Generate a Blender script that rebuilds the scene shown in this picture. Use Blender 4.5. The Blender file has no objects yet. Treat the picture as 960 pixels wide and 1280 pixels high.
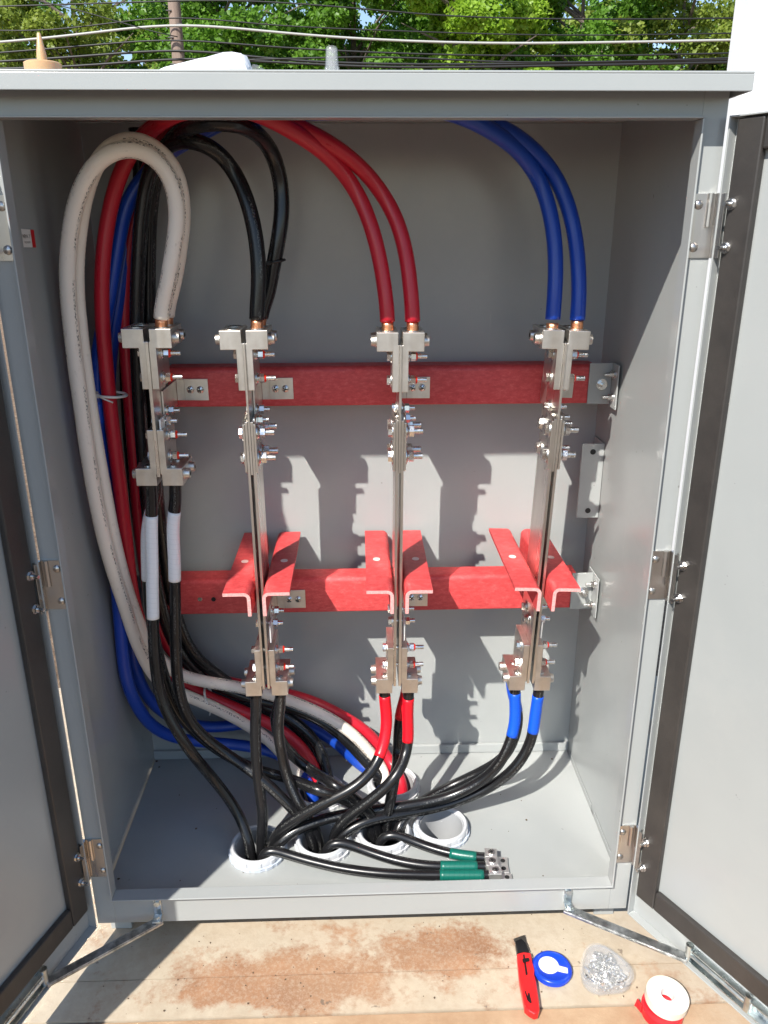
import bpy, bmesh, math, random
import numpy as np
from mathutils import Vector, Matrix
random.seed(7); RNG = np.random.default_rng(7)
S = bpy.context.scene
COL = S.collection

# ------------------------------------------------------------------ camera
CAM = Vector((0.0023, -1.253, 1.3158)); YAW, PITCH, ROLL = 0.0316, 0.3431, -0.0031
FPX = 998.72                                     # focal length in pixels of a 960 x 1280 frame
cy_, sy_, cp_, sp_ = math.cos(YAW), math.sin(YAW), math.cos(PITCH), math.sin(PITCH)
FW = Vector((sy_*cp_, cy_*cp_, -sp_)); RT0 = Vector((cy_, -sy_, 0)); UP0 = RT0.cross(FW)
RT = math.cos(ROLL)*RT0 + math.sin(ROLL)*UP0; UP = -math.sin(ROLL)*RT0 + math.cos(ROLL)*UP0
cd = bpy.data.cameras.new('camera'); cam = bpy.data.objects.new('camera', cd); COL.objects.link(cam)
cd.sensor_fit = 'VERTICAL'; cd.sensor_height = 24.0; cd.lens = FPX*24.0/1280.0
cd.clip_start = 0.02; cd.clip_end = 2000
cam.matrix_world = Matrix(((RT.x, UP.x, -FW.x, CAM.x), (RT.y, UP.y, -FW.y, CAM.y), (RT.z, UP.z, -FW.z, CAM.z), (0, 0, 0, 1)))
S.camera = cam
S.cycles.blur_glossy = 0.0; S.cycles.sample_clamp_indirect = 40.0
S.render.resolution_x, S.render.resolution_y = 768, 1024

# ------------------------------------------------------------------ sky, sun, exposure
SUN = Vector((0.64, 1.0, -1.22)).normalized()     # the way the light travels
ELEV = math.asin(-SUN.z)
w = bpy.data.worlds.new('World'); S.world = w; w.use_nodes = True
nt = w.node_tree; bg = nt.nodes['Background']
sk = nt.nodes.new('ShaderNodeTexSky'); sk.sky_type = 'NISHITA'; sk.sun_disc = False
sk.sun_elevation = ELEV; sk.sun_rotation = math.atan2(-SUN.x, -SUN.y) % (2*math.pi)
sk.air_density = 1.0; sk.dust_density = 0.3; sk.ozone_density = 1.0
nt.links.new(sk.outputs[0], bg.inputs[0]); bg.inputs[1].default_value = 0.12
sl = bpy.data.lights.new('sun', 'SUN'); sl.energy = 4.8; sl.angle = math.radians(0.53); sl.color = (1.0, 0.955, 0.885)
so = bpy.data.objects.new('sun', sl); COL.objects.link(so); so.location = (-4, -6, 8)
so.rotation_euler = SUN.to_track_quat('-Z', 'Y').to_euler()
S.view_settings.view_transform = 'Standard'; S.view_settings.look = 'None'
S.view_settings.gamma = 1.0; S.view_settings.exposure = 0.66
S.view_settings.use_curve_mapping = False

# ------------------------------------------------------------------ measuring helpers (photo pixel + known depth or height -> place in the room)
def _ray(x, y): return FW + RT*((x-480)/FPX) - UP*((y-640)/FPX)
def P(x, y, Y):
    d = _ray(x, y); return CAM + d*((Y-CAM.y)/d.y)
def PZ(x, y, Z):
    d = _ray(x, y); return CAM + d*((Z-CAM.z)/d.z)
def PX(x, y, X):
    d = _ray(x, y); return CAM + d*((X-CAM.x)/d.x)

# ------------------------------------------------------------------ materials
M = {}
def nmat(name, base=(.5, .5, .5), rough=.5, metal=0.0, spec=.5, **kw):
    m = bpy.data.materials.new(name); m.use_nodes = True
    b = m.node_tree.nodes['Principled BSDF']
    b.inputs['Base Color'].default_value = (*base, 1); b.inputs['Roughness'].default_value = rough
    b.inputs['Metallic'].default_value = metal; b.inputs['Specular IOR Level'].default_value = spec
    for k, v in kw.items(): b.inputs[k.replace('_', ' ')].default_value = v
    M[name] = m
    return m
def nodes(m): return m.node_tree.nodes, m.node_tree.links, m.node_tree.nodes['Principled BSDF']
def coord(m, kind='Object'):
    n, l, b = nodes(m)
    t = n.get('tc') or n.new('ShaderNodeTexCoord'); t.name = 'tc'
    return t.outputs[kind]
def noise(m, scale, detail=4, rough=.6, co='Object', stretch=None):
    n, l, b = nodes(m); t = n.new('ShaderNodeTexNoise')
    t.inputs['Scale'].default_value = scale; t.inputs['Detail'].default_value = detail; t.inputs['Roughness'].default_value = rough
    c = coord(m, co)
    if stretch:
        mp = n.new('ShaderNodeMapping'); mp.inputs['Scale'].default_value = stretch; l.new(c, mp.inputs[0]); c = mp.outputs[0]
    l.new(c, t.inputs['Vector']); return t.outputs['Fac']
def ramp(m, fac, stops):
    n, l, b = nodes(m); r = n.new('ShaderNodeValToRGB'); e = r.color_ramp.elements
    while len(e) < len(stops): e.new(0.5)
    for i, (p, c) in enumerate(stops):
        e[i].position = p; e[i].color = (*c, 1) if len(c) == 3 else c
    l.new(fac, r.inputs[0]); return r.outputs[0]
def mix(m, fac, a, b_, mode='MIX'):
    n, l, b = nodes(m); x = n.new('ShaderNodeMix'); x.data_type = 'RGBA'; x.blend_type = mode
    for sock, v in ((x.inputs['Factor'], fac), (x.inputs[6], a), (x.inputs[7], b_)):
        if hasattr(v, 'is_linked'): l.new(v, sock)
        else: sock.default_value = v if isinstance(v, float) else (*v, 1)
    return x.outputs[2]
def mathn(m, op, a, b_=0.0, clamp=False):
    n, l, b = nodes(m); x = n.new('ShaderNodeMath'); x.operation = op; x.use_clamp = clamp
    for i, v in enumerate((a, b_)):
        if hasattr(v, 'is_linked'): l.new(v, x.inputs[i])
        else: x.inputs[i].default_value = v
    return x.outputs[0]
def setin(m, sock, out): n, l, b = nodes(m); l.new(out, b.inputs[sock])
def bump(m, h, strength=.2, dist=.001):
    n, l, b = nodes(m); x = n.new('ShaderNodeBump'); x.inputs['Strength'].default_value = strength; x.inputs['Distance'].default_value = dist
    l.new(h, x.inputs['Height']); l.new(x.outputs[0], b.inputs['Normal'])
def g3(v): return (v, v, v)

m = nmat('grey_paint', rough=.22)                 # powder-coated sheet steel
f1 = noise(m, 2.2, 5); c = ramp(m, f1, [(.3, (.322, .338, .333)), (.7, (.354, .368, .361))])
sp = noise(m, 70, 2, .5); spk = ramp(m, sp, [(.215, g3(.6)), (.235, g3(0))])
c = mix(m, spk, c, (.17, .16, .15))
c = mix(m, ramp(m, noise(m, 3.2, 8, .72), [(.52, g3(0)), (.78, g3(.30))]), c, (.43, .42, .40))
c = mix(m, ramp(m, noise(m, 1.0, 4, .6, stretch=(160, 160, 5)), [(.70, g3(0)), (.78, g3(.35))]), c, (.46, .46, .46))
setin(m, 'Base Color', c)
sm = noise(m, 5, 6, .65); setin(m, 'Roughness', ramp(m, sm, [(.3, g3(.20)), (.75, g3(.27))]))
bump(m, mathn(m, 'ADD', mathn(m, 'MULTIPLY', noise(m, 420, 1), .05), mathn(m, 'MULTIPLY', noise(m, 4.5, 2, .4), 1.0)), .35, .0035)
m = nmat('tin', (.74, .70, .64), .3, 1.0)          # tin-plated bar and lugs
c = ramp(m, noise(m, 30, 5), [(.3, (.58, .54, .49)), (.7, (.76, .72, .665))]); setin(m, 'Base Color', c)
setin(m, 'Roughness', ramp(m, noise(m, 60, 4, .6, stretch=(1, 1, .06)), [(.3, g3(.3)), (.75, g3(.5))]))
bump(m, noise(m, 250, 2), .05, .0004)
m = nmat('bar_tin', (.7, .67, .62), .3, 1.0)
setin(m, 'Base Color', ramp(m, noise(m, 18, 5, .6, stretch=(1, 1, .1)), [(.3, (.62, .59, .54)), (.7, (.82, .79, .74))]))
setin(m, 'Roughness', ramp(m, noise(m, 40, 4, .6, stretch=(1, 1, .05)), [(.3, g3(.24)), (.75, g3(.38))]))
bump(m, noise(m, 26, 3, .5), .18, .006)
m = nmat('steel', (.68, .67, .65), .22, 1.0)
setin(m, 'Roughness', ramp(m, noise(m, 90, 3), [(.3, g3(.14)), (.7, g3(.38))]))
m = nmat('stainless', (.56, .53, .50), .3, 1.0)
setin(m, 'Roughness', ramp(m, noise(m, 40, 4, .6, stretch=(1, 1, .05)), [(.3, g3(.22)), (.75, g3(.45))]))
m = nmat('zinc', (.6, .63, .64), .3, 1.0)
setin(m, 'Base Color', ramp(m, noise(m, 35, 5), [(.3, (.42, .47, .48)), (.55, (.66, .70, .70)), (.75, (.55, .62, .60))]))
setin(m, 'Roughness', ramp(m, noise(m, 50, 5), [(.3, g3(.2)), (.75, g3(.5))]))
m = nmat('dark_zinc', (.35, .34, .32), .38, 1.0)
setin(m, 'Base Color', ramp(m, noise(m, 60, 6), [(.35, (.26, .27, .27)), (.6, (.58, .59, .59))]))
m = nmat('copper', (.86, .40, .22), .35, 1.0)
bump(m, noise(m, 300, 2, stretch=(1, 1, .02)), .6, .001)
m = nmat('red_board', rough=.42)                   # red glass-polyester profile
c = ramp(m, noise(m, 150, 6, .8, stretch=(.45, .6, 1)), [(.32, (.45, .036, .040)), (.52, (.58, .060, .062)), (.72, (.68, .13, .125))])
c = mix(m, ramp(m, noise(m, 6, 6, .7), [(.42, g3(0)), (.75, g3(.3))]), c, (.42, .03, .034)); setin(m, 'Base Color', c)
setin(m, 'Roughness', ramp(m, noise(m, 25, 4), [(.3, g3(.42)), (.7, g3(.62))])); bump(m, noise(m, 500, 3), .25, .0006)
m = nmat('red_board_cut', (.70, .33, .31), .7)
setin(m, 'Base Color', ramp(m, noise(m, 300, 3), [(.3, (.58, .25, .24)), (.7, (.76, .42, .39))]))
def jacket(name, col, scuff, rough=(.24, .5), print_=None):
    m = nmat(name, col, .35)
    s = ramp(m, noise(m, 1, 6, .7, 'UV', (9, 14, 1)), [(.55, g3(0)), (.78, g3(.4))])
    c = mix(m, s, col, scuff)
    if print_:
        n, l, b = nodes(m); sx = n.new('ShaderNodeSeparateXYZ'); l.new(coord(m, 'UV'), sx.inputs[0])
        band = mathn(m, 'LESS_THAN', mathn(m, 'ABSOLUTE', mathn(m, 'SUBTRACT', mathn(m, 'FRACT', mathn(m, 'MULTIPLY', sx.outputs[0], 3.0)), .5)), .085)
        ch = ramp(m, noise(m, 1.0, 3, .7, 'UV', (40, 210, 1)), [(.50, g3(0)), (.56, g3(1))])
        wd = ramp(m, noise(m, 1.0, 1, .5, 'UV', (.01, 16, 1)), [(.44, g3(0)), (.50, g3(1))])
        c = mix(m, mathn(m, 'MULTIPLY', mathn(m, 'MULTIPLY', band, ch), wd), c, print_)
        dr = ramp(m, noise(m, 1.0, 5, .7, 'UV', (5, 26, 1)), [(.60, g3(0)), (.74, g3(.35))])
        if name == 'jacket_white': c = mix(m, dr, c, (.16, .13, .11))
    setin(m, 'Base Color', c)
    setin(m, 'Roughness', ramp(m, noise(m, 1, 5, .6, 'UV', (7, 10, 1)), [(.3, g3(rough[0])), (.75, g3(rough[1]))]))
    bump(m, noise(m, 1, 3, .5, 'UV', (5, 30, 1)), .10, .002)
    return m
jacket('jacket_black', (.009, .009, .010), (.032, .031, .030), (.2, .36), (.10, .10, .095))
jacket('jacket_white', (.84, .755, .66), (.68, .60, .52), (.3, .55), (.05, .045, .04))
jacket('jacket_red', (.52, .013, .030), (.46, .06, .07))
jacket('jacket_blue', (.006, .052, .38), (.05, .10, .36))
def tape(name, col, rough=.32, bs=.28, ed=.4):
    m = nmat(name, col, rough)
    n, l, b = nodes(m); sx = n.new('ShaderNodeSeparateXYZ'); l.new(coord(m, 'UV'), sx.inputs[0])
    ph = mathn(m, 'FRACT', mathn(m, 'ADD', mathn(m, 'MULTIPLY', sx.outputs[1], 95.0), sx.outputs[0]))
    edge = mathn(m, 'LESS_THAN', ph, .10)
    setin(m, 'Base Color', mix(m, mathn(m, 'MULTIPLY', edge, ed), col, tuple(v*.55 for v in col)))
    h = mathn(m, 'ADD', ph, noise(m, 5, 3, .5, 'UV', (4, 60, 1)))
    bump(m, h, bs, .0009)
tape('tape_white', (.86, .86, .87), .35, .10, .18); tape('tape_red', (.74, .006, .018)); tape('tape_blue', (.004, .085, .62)); tape('tape_green', (.004, .115, .085))
nmat('zip_white', (.80, .78, .74), .35, Transmission_Weight=.25); nmat('zip_black', (.012, .012, .012), .4)
m = nmat('rubber', (.022, .020, .019), .45)
setin(m, 'Base Color', ramp(m, noise(m, 8, 6, .7), [(.35, (.030, .027, .025)), (.75, (.052, .046, .041))]))
bump(m, noise(m, 200, 3), .2, .001)
m = nmat('pvc_white', (.74, .75, .77), .3); setin(m, 'Base Color', ramp(m, noise(m, 20, 5), [(.35, (.47, .48, .50)), (.6, (.60, .61, .62))]))
nmat('pvc_blue', (.50, .55, .62), .28)
m = nmat('pvc_pipe', (.36, .37, .38), .45)
nmat('torque_red', (.80, .03, .01), .4); nmat('hole_dark', (.01, .01, .01), .7); nmat('print_black', (.02, .02, .02), .5)
nmat('paper_white', (.70, .68, .65), .5); nmat('label_red', (.55, .01, .015), .4); nmat('plug', (.75, .55, .52), .5)
nmat('crumb', (.10, .065, .04), .9); nmat('conduit_grey', (.16, .15, .14), .9); nmat('lug_bright', (.86, .85, .82), .5, 1.0); nmat('nylon_white', (.78, .76, .72), .45)
m = nmat('tool_red', (.66, .012, .014), .33); bump(m, noise(m, 150, 2), .1, .0006)
nmat('tool_black', (.02, .02, .022), .35, .6); nmat('blade', (.55, .55, .56), .3, 1.0)
nmat('case_blue', (.005, .045, .50), .28); nmat('tape_paper', (.66, .59, .49), .55); nmat('tape_red_side', (.72, .01, .02), .35)
m = nmat('clear_plastic', (.62, .63, .64), .08, Alpha=.16, Coat_Weight=.3)
m = nmat('amber_plastic', (.52, .34, .18), .4, Subsurface_Weight=.2); nmat('film_white', (.82, .82, .83), .35)
m = nmat('post_white', (.80, .80, .80), .45); setin(m, 'Base Color', ramp(m, noise(m, 3, 5), [(.3, (.76, .76, .76)), (.7, (.82, .82, .82))]))
m = nmat('bark', (.13, .10, .08), .9); setin(m, 'Base Color', ramp(m, noise(m, 9, 6, .7, stretch=(1, 1, .2)), [(.3, (.06, .045, .035)), (.7, (.22, .18, .15))])); bump(m, noise(m, 22, 5, .7, stretch=(1, 1, .2)), .8, .03)
m = nmat('pole_wood', (.24, .18, .14), .85); setin(m, 'Base Color', ramp(m, noise(m, 8, 6, .7, stretch=(1, 1, .08)), [(.3, (.15, .105, .085)), (.7, (.34, .26, .21))])); bump(m, noise(m, 25, 4, .6, stretch=(1, 1, .05)), .5, .02)
nmat('wire_black', (.015, .015, .016), .5); nmat('wire_grey', (.40, .40, .38), .5)
def leafmat(name, a, b_, c_):
    m = bpy.data.materials.new(name); m.use_nodes = True; M[name] = m
    n, l, b = nodes(m)
    c = ramp(m, noise(m, .9, 4, .7), [(.3, a), (.52, b_), (.72, c_)])
    c = mix(m, ramp(m, noise(m, 9, 2), [(.35, g3(0)), (.7, g3(.5))]), c, a)
    l.new(c, b.inputs['Base Color']); b.inputs['Roughness'].default_value = .45
    tr = n.new('ShaderNodeBsdfTranslucent'); l.new(c, tr.inputs[0])
    mx = n.new('ShaderNodeMixShader'); mx.inputs[0].default_value = .5
    l.new(b.outputs[0], mx.inputs[1]); l.new(tr.outputs[0], mx.inputs[2])
    l.new(mx.outputs[0], n['Material Output'].inputs[0])
leafmat('leaf_deep', (.085, .20, .02), (.16, .33, .035), (.26, .46, .055))
leafmat('leaf_bright', (.18, .33, .022), (.32, .50, .045), (.46, .62, .08))
leafmat('leaf_olive', (.15, .22, .03), (.27, .35, .055), (.42, .48, .09))
m = nmat('concrete', rough=.85)                     # cream slab with rust-brown clay stains
f = noise(m, 4, 8, .65); c = ramp(m, f, [(.25, (.35, .285, .205)), (.5, (.455, .385, .29)), (.8, (.53, .46, .365))])
c = mix(m, ramp(m, noise(m, 55, 6, .7), [(.42, g3(0)), (.7, g3(.4))]), c, (.33, .25, .17))
n, l, b = nodes(m)
def blob(cx, cy, rx, ry):
    mp = n.new('ShaderNodeMapping'); mp.vector_type = 'POINT'
    mp.inputs['Location'].default_value = (-cx/rx, -cy/ry, 0); mp.inputs['Scale'].default_value = (1/rx, 1/ry, 0)
    g = n.new('ShaderNodeTexGradient'); g.gradient_type = 'SPHERICAL'
    l.new(coord(m, 'Object'), mp.inputs[0]); l.new(mp.outputs[0], g.inputs[0]); return g.outputs[1]
msk = mathn(m, 'ADD', mathn(m, 'ADD', blob(-.20, -.075, .24, .085), mathn(m, 'MULTIPLY', blob(.17, -.035, .22, .070), 1.3)), mathn(m, 'MULTIPLY', blob(-.08, -.12, .46, .085), .9))
nz = mathn(m, 'ADD', mathn(m, 'MULTIPLY', mathn(m, 'SUBTRACT', noise(m, 7, 4, .6), .50), 2.6), mathn(m, 'MULTIPLY', mathn(m, 'SUBTRACT', noise(m, 60, 8, .75), .5), 1.6))
st = ramp(m, mathn(m, 'ADD', msk, nz), [(.22, g3(0)), (.66, g3(.92))])
fine = ramp(m, noise(m, 130, 6, .75), [(.36, g3(.55)), (.55, g3(1))])
c = mix(m, mathn(m, 'MULTIPLY', st, fine), c, ramp(m, noise(m, 12, 5), [(.35, (.24, .108, .05)), (.7, (.36, .185, .095))]))
big = ramp(m, noise(m, 2.3, 5), [(.50, g3(0)), (.72, g3(.45))]); c = mix(m, big, c, (.42, .28, .17))
pits = ramp(m, noise(m, 38, 3, .6), [(.26, g3(.8)), (.31, g3(0))]); c = mix(m, pits, c, (.15, .11, .08))
setin(m, 'Base Color', c)
bump(m, mathn(m, 'ADD', noise(m, 90, 8, .7), mathn(m, 'MULTIPLY', noise(m, 12, 4), 2.0)), .4, .002)
m = nmat('clay_slab', rough=.85)
c = ramp(m, noise(m, 6, 8, .7), [(.3, (.32, .19, .105)), (.55, (.42, .29, .18)), (.8, (.48, .38, .27))]); setin(m, 'Base Color', c); bump(m, noise(m, 70, 7, .7), .4, .003)
m = nmat('gravel', rough=.95)
c = ramp(m, noise(m, 26, 6, .8), [(.32, (.10, .06, .036)), (.5, (.25, .165, .105)), (.68, (.46, .34, .24))]); setin(m, 'Base Color', c)
bump(m, noise(m, 30, 8, .8), 1.0, .03)

# ------------------------------------------------------------------ mesh helpers
class MB:
    def __init__(s): s.v = []; s.f = []; s.mi = []; s.uv = {}
    def add(s, verts, faces, mi=0):
        o = len(s.v); s.v += [tuple(p) for p in verts]
        for f in faces: s.f.append(tuple(i+o for i in f)); s.mi.append(mi)
        return s
    def box(s, x0, x1, y0, y1, z0, z1, mi=0, T=None):
        vs = [Vector((x, y, z)) for x in (x0, x1) for y in (y0, y1) for z in (z0, z1)]
        if T: vs = [T(p) for p in vs]
        return s.add(vs, [(0, 1, 3, 2), (4, 6, 7, 5), (0, 4, 5, 1), (2, 3, 7, 6), (0, 2, 6, 4), (1, 5, 7, 3)], mi)
    def prism(s, prof, a, b, axis='y', mi=0, cap=None):
        n = len(prof)
        mk = {'y': lambda p, t: (p[0], t, p[1]), 'x': lambda p, t: (t, p[0], p[1]), 'z': lambda p, t: (p[0], p[1], t)}[axis]
        vs = [mk(p, a) for p in prof] + [mk(p, b) for p in prof]
        s.add(vs, [(i, (i+1) % n, n+(i+1) % n, n+i) for i in range(n)], mi)
        o = len(s.v)-2*n; ci = mi if cap is None else cap
        s.f.append(tuple(o+i for i in range(n))[::-1]); s.mi.append(ci); s.f.append(tuple(o+n+i for i in range(n))); s.mi.append(ci)
        return s
    def cyl(s, p0, p1, r0, r1=None, n=16, mi=0, caps=True, ph=0.0):
        p0, p1 = Vector(p0), Vector(p1); r1 = r0 if r1 is None else r1
        d = (p1-p0).normalized(); a = d.orthogonal().normalized(); 
        if abs(d.x) > .9: a = Vector((0, 0, 1)) - d*d.z; a.normalize()
        b = d.cross(a)
        vs = []
        for p, r in ((p0, r0), (p1, r1)):
            for i in range(n):
                t = ph+2*math.pi*i/n; vs.append(p + a*(r*math.cos(t)) + b*(r*math.sin(t)))
        fs = [(i, (i+1) % n, n+(i+1) % n, n+i) for i in range(n)]
        if caps: fs += [tuple(range(n))[::-1], tuple(range(n, 2*n))]
        return s.add(vs, fs, mi)
    def lathe(s, prof, c=(0, 0, 0), n=32, mi=0, closed=True):
        c = Vector(c); k = len(prof); vs = []
        for i in range(n):
            t = 2*math.pi*i/n
            for r, z in prof: vs.append(c + Vector((r*math.cos(t), r*math.sin(t), z)))
        fs = []
        for i in range(n):
            j = (i+1) % n
            for q in range(k if closed else k-1):
                q2 = (q+1) % k; fs.append((i*k+q, j*k+q, j*k+q2, i*k+q2))
        return s.add(vs, fs, mi)
    def build(s, name, mat, parent=None, smooth=False, bevel=0.0, seg=2):
        me = bpy.data.meshes.new(name); me.from_pydata(s.v, [], s.f)
        for mm in (mat if isinstance(mat, (list, tuple)) else [mat]): me.materials.append(M[mm])
        if any(s.mi): me.polygons.foreach_set('material_index', s.mi)
        if smooth: me.polygons.foreach_set('use_smooth', [True]*len(me.polygons))
        bm = bmesh.new(); bm.from_mesh(me); bmesh.ops.recalc_face_normals(bm, faces=bm.faces); bm.to_mesh(me); bm.free()
        o = bpy.data.objects.new(name, me); COL.objects.link(o)
        if bevel:
            bv = o.modifiers.new('bevel', 'BEVEL'); bv.width = bevel; bv.segments = seg; bv.limit_method = 'ANGLE'; bv.angle_limit = math.radians(40)
            bv.harden_normals = False
        if smooth == 'auto':
            me.polygons.foreach_set('use_smooth', [True]*len(me.polygons))
            try: me.set_sharp_from_angle(angle=math.radians(38))
            except Exception: pass
        if parent: o.parent = parent
        return o
def empty(name, loc=(0, 0, 0)):
    o = bpy.data.objects.new(name, None); COL.objects.link(o); o.location = loc; o.empty_display_size = .05; return o
def tag(o, label, cat, group=None):
    o['label'] = label; o['category'] = cat
    if group: o['group'] = group
    return o
def struct(o): o['kind'] = 'structure'; return o
def put(o, parent):                                   # parent keeps the child's world place (parents are unrotated)
    o.parent = parent; o.matrix_parent_inverse = Matrix.Translation(-Vector(parent.location)); return o
def smooth_path(pts, step=.007, relax=6):
    p = [Vector(q) for q in pts]; p = [p[0]*2-p[1]] + p + [p[-1]*2-p[-2]]
    out = []
    for i in range(1, len(p)-2):
        a, b, c, d = p[i-1], p[i], p[i+1], p[i+2]
        t1 = max((b-a).length, 1e-5)**.5; t2 = t1+max((c-b).length, 1e-5)**.5; t3 = t2+max((d-c).length, 1e-5)**.5
        k = max(2, int((c-b).length/step))
        for j in range(k):
            t = t1+(t2-t1)*j/k
            A1 = a*((t1-t)/t1)+b*(t/t1); A2 = b*((t2-t)/(t2-t1))+c*((t-t1)/(t2-t1)); A3 = c*((t3-t)/(t3-t2))+d*((t-t2)/(t3-t2))
            B1 = A1*((t2-t)/t2)+A2*(t/t2); B2 = A2*((t3-t)/(t3-t1))+A3*((t-t1)/(t3-t1))
            out.append(B1*((t2-t)/(t2-t1))+B2*((t-t1)/(t2-t1)))
    out.append(p[-2].copy())
    q = np.array(out)
    d = np.r_[0, np.cumsum(np.linalg.norm(np.diff(q, axis=0), axis=1))]
    n = max(3, int(d[-1]/step)+1); tt = np.linspace(0, d[-1], n)
    q = np.stack([np.interp(tt, d, q[:, k]) for k in range(3)], 1)
    for _ in range(relax*4):
        q[2:-2] = q[2:-2]*.5 + (q[1:-3]+q[3:-1])*.25
    return q
def tube_obj(name, q, r, mat, parent=None, n=14, v0=0.0, caps=True, uoff=0.0):
    q = np.asarray(q, float); k = len(q)
    r = np.full(k, r) if np.isscalar(r) else np.asarray(r)
    tg = np.gradient(q, axis=0); tg /= np.linalg.norm(tg, axis=1)[:, None]
    a = Vector(tg[0]).orthogonal().normalized(); A = np.zeros((k, 3)); A[0] = a
    for i in range(1, k):
        v = A[i-1]-tg[i]*(A[i-1]@tg[i]); A[i] = v/np.linalg.norm(v)
    B = np.cross(tg, A); th = np.arange(n)*2*np.pi/n + uoff
    V = (q[:, None, :]+r[:, None, None]*(np.cos(th)[None, :, None]*A[:, None, :]+np.sin(th)[None, :, None]*B[:, None, :])).reshape(-1, 3)
    F = []; 
    for i in range(k-1):
        for j in range(n): F.append((i*n+j, i*n+(j+1) % n, (i+1)*n+(j+1) % n, (i+1)*n+j))
    ln = np.r_[0, np.cumsum(np.linalg.norm(np.diff(q, axis=0), axis=1))]+v0
    uv = []
    for i in range(k-1):
        for j in range(n): uv += [j/n, ln[i], (j+1)/n, ln[i], (j+1)/n, ln[i+1], j/n, ln[i+1]]
    if caps:
        F.append(tuple(range(n))[::-1]); F.append(tuple((k-1)*n+j for j in range(n))); uv += [.5, v0]*(2*n)
    me = bpy.data.meshes.new(name); me.from_pydata(V.tolist(), [], F); me.materials.append(M[mat])
    u = me.uv_layers.new(name='UVMap'); u.data.foreach_set('uv', uv)
    me.polygons.foreach_set('use_smooth', [len(f) == 4 for f in F]); me.update()
    o = bpy.data.objects.new(name, me); COL.objects.link(o)
    if parent: o.parent = parent
    return o

W2, H, D, ZF = .535, 1.4875, .4864, .0308            # half width, body height, depth, inner floor level
PADZ = -.06

# ================================================================== SETTING
def sheet(name, x0, x1, y0, y1, z, mat):
    return struct(MB().add([(x0, y0, z), (x1, y0, z), (x1, y1, z), (x0, y1, z)], [(0, 1, 2, 3)]).build(name, mat))
sheet('ground', -300, 300, -300, 300, -.13, 'gravel')

m = nmat('bounce_ground', (.16, .11, .08), .95)
setin(m, 'Base Color', ramp(m, noise(m, 20, 7, .8), [(.32, (.08, .052, .036)), (.68, (.20, .145, .105))])); bump(m, noise(m, 40, 6, .8), .6, .015)
sheet('unseen_bounce_ground', -14, 14, -16, -.625, -.122, 'bounce_ground')  # unseen dark ground added to cut bounce into the cabinet and tint reflections
# conduit mouths, measured on the ring tops
CON = [PZ(322, 1053, .055), PZ(404, 1045, .055), PZ(480, 1036, .055), PZ(552, 1028, .055), PZ(399, 985, .055), PZ(492, 975, .055)]
RI = .0505
def holed_sheet(bm, x0, x1, y0, y1, z, centres, r, n=40):
    ed = []
    def loop(pts):
        vs = [bm.verts.new(p) for p in pts]
        for i in range(len(vs)): ed.append(bm.edges.new((vs[i], vs[(i+1) % len(vs)])))
    loop([(x0, y0, z), (x1, y0, z), (x1, y1, z), (x0, y1, z)])
    for c in centres: loop([(c.x+r*math.cos(2*math.pi*i/n), c.y+r*math.sin(2*math.pi*i/n), z) for i in range(n)])
    bmesh.ops.triangle_fill(bm, use_beauty=True, use_dissolve=False, edges=ed, normal=(0, 0, 1))
def slab(name, x0, x1, y0, y1, z, h, centres=(), mat='concrete'):
    bm = bmesh.new(); holed_sheet(bm, x0, x1, y0, y1, z, centres, RI+.006)
    me = bpy.data.meshes.new(name)
    for a, b in (((x0, y0), (x1, y0)), ((x1, y0), (x1, y1)), ((x1, y1), (x0, y1)), ((x0, y1), (x0, y0))):
        vs = [bm.verts.new((*a, z)), bm.verts.new((*b, z)), bm.verts.new((*b, z-h)), bm.verts.new((*a, z-h))]; bm.faces.new(vs)
    bmesh.ops.remove_doubles(bm, verts=bm.verts, dist=1e-5); bmesh.ops.recalc_face_normals(bm, faces=bm.faces)
    bm.to_mesh(me); bm.free(); me.materials.append(M[mat])
    o = bpy.data.objects.new(name, me); COL.objects.link(o); return struct(o)
slab('concrete_pad', -1.35, 1.45, -.0815, .98, PADZ, .069, CON)
slab('concrete_pad', -1.35, 1.45, -.165, -.083, PADZ-.0008, .068)
slab('concrete_apron', -1.35, 1.45, -.62, -.1685, PADZ-.004, .065, (), 'clay_slab')

# ================================================================== CABINET
cab = empty('electrical_cabinet', (0, 0, 0))
tag(cab, 'tall grey steel electrical cabinet with both doors open on concrete pad', 'cabinet')
def part(mb, name, mat='grey_paint', bevel=.0008, parent=None, **k): return mb.build(name, mat, parent or cab, bevel=bevel, **k)
T_ = .0016
HT = H+.0205                                        # panels rise into the hollow roof cap
part(MB().box(-W2, W2, D, D+.002, 0, HT), 'back_panel')
part(MB().box(-W2, -W2+T_, 0, D-.0005, 0, HT), 'side_panel'); part(MB().box(W2-T_, W2, 0, D-.0005, 0, HT), 'side_panel')
bm = bmesh.new(); holed_sheet(bm, -W2+.0042, W2-.0042, .001, D-.002, ZF, CON, RI+.004)
me = bpy.data.meshes.new('floor_panel'); bm.to_mesh(me); bm.free(); me.materials.append(M['grey_paint'])
fo = bpy.data.objects.new('floor_panel', me); COL.objects.link(fo); fo.parent = cab
part(MB().box(-W2+T_, W2-T_, D-.009, D-.0005, ZF+.001, ZF+.026), 'back_ledge', bevel=.002)
for sgn in (1,):                                    # floor tabs along the right wall, with a slot between them
    for y0, y1 in ((.03, .235), (.258, .462)):
        x = sgn*(W2-.0025); part(MB().box(min(x, x-sgn*.0012), max(x, x-sgn*.0012), y0, y1, ZF-.012, ZF+.012), 'floor_tab', bevel=0)
FS, FB, FT = .0361, .0665, .0250
OX = W2-FS
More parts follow.
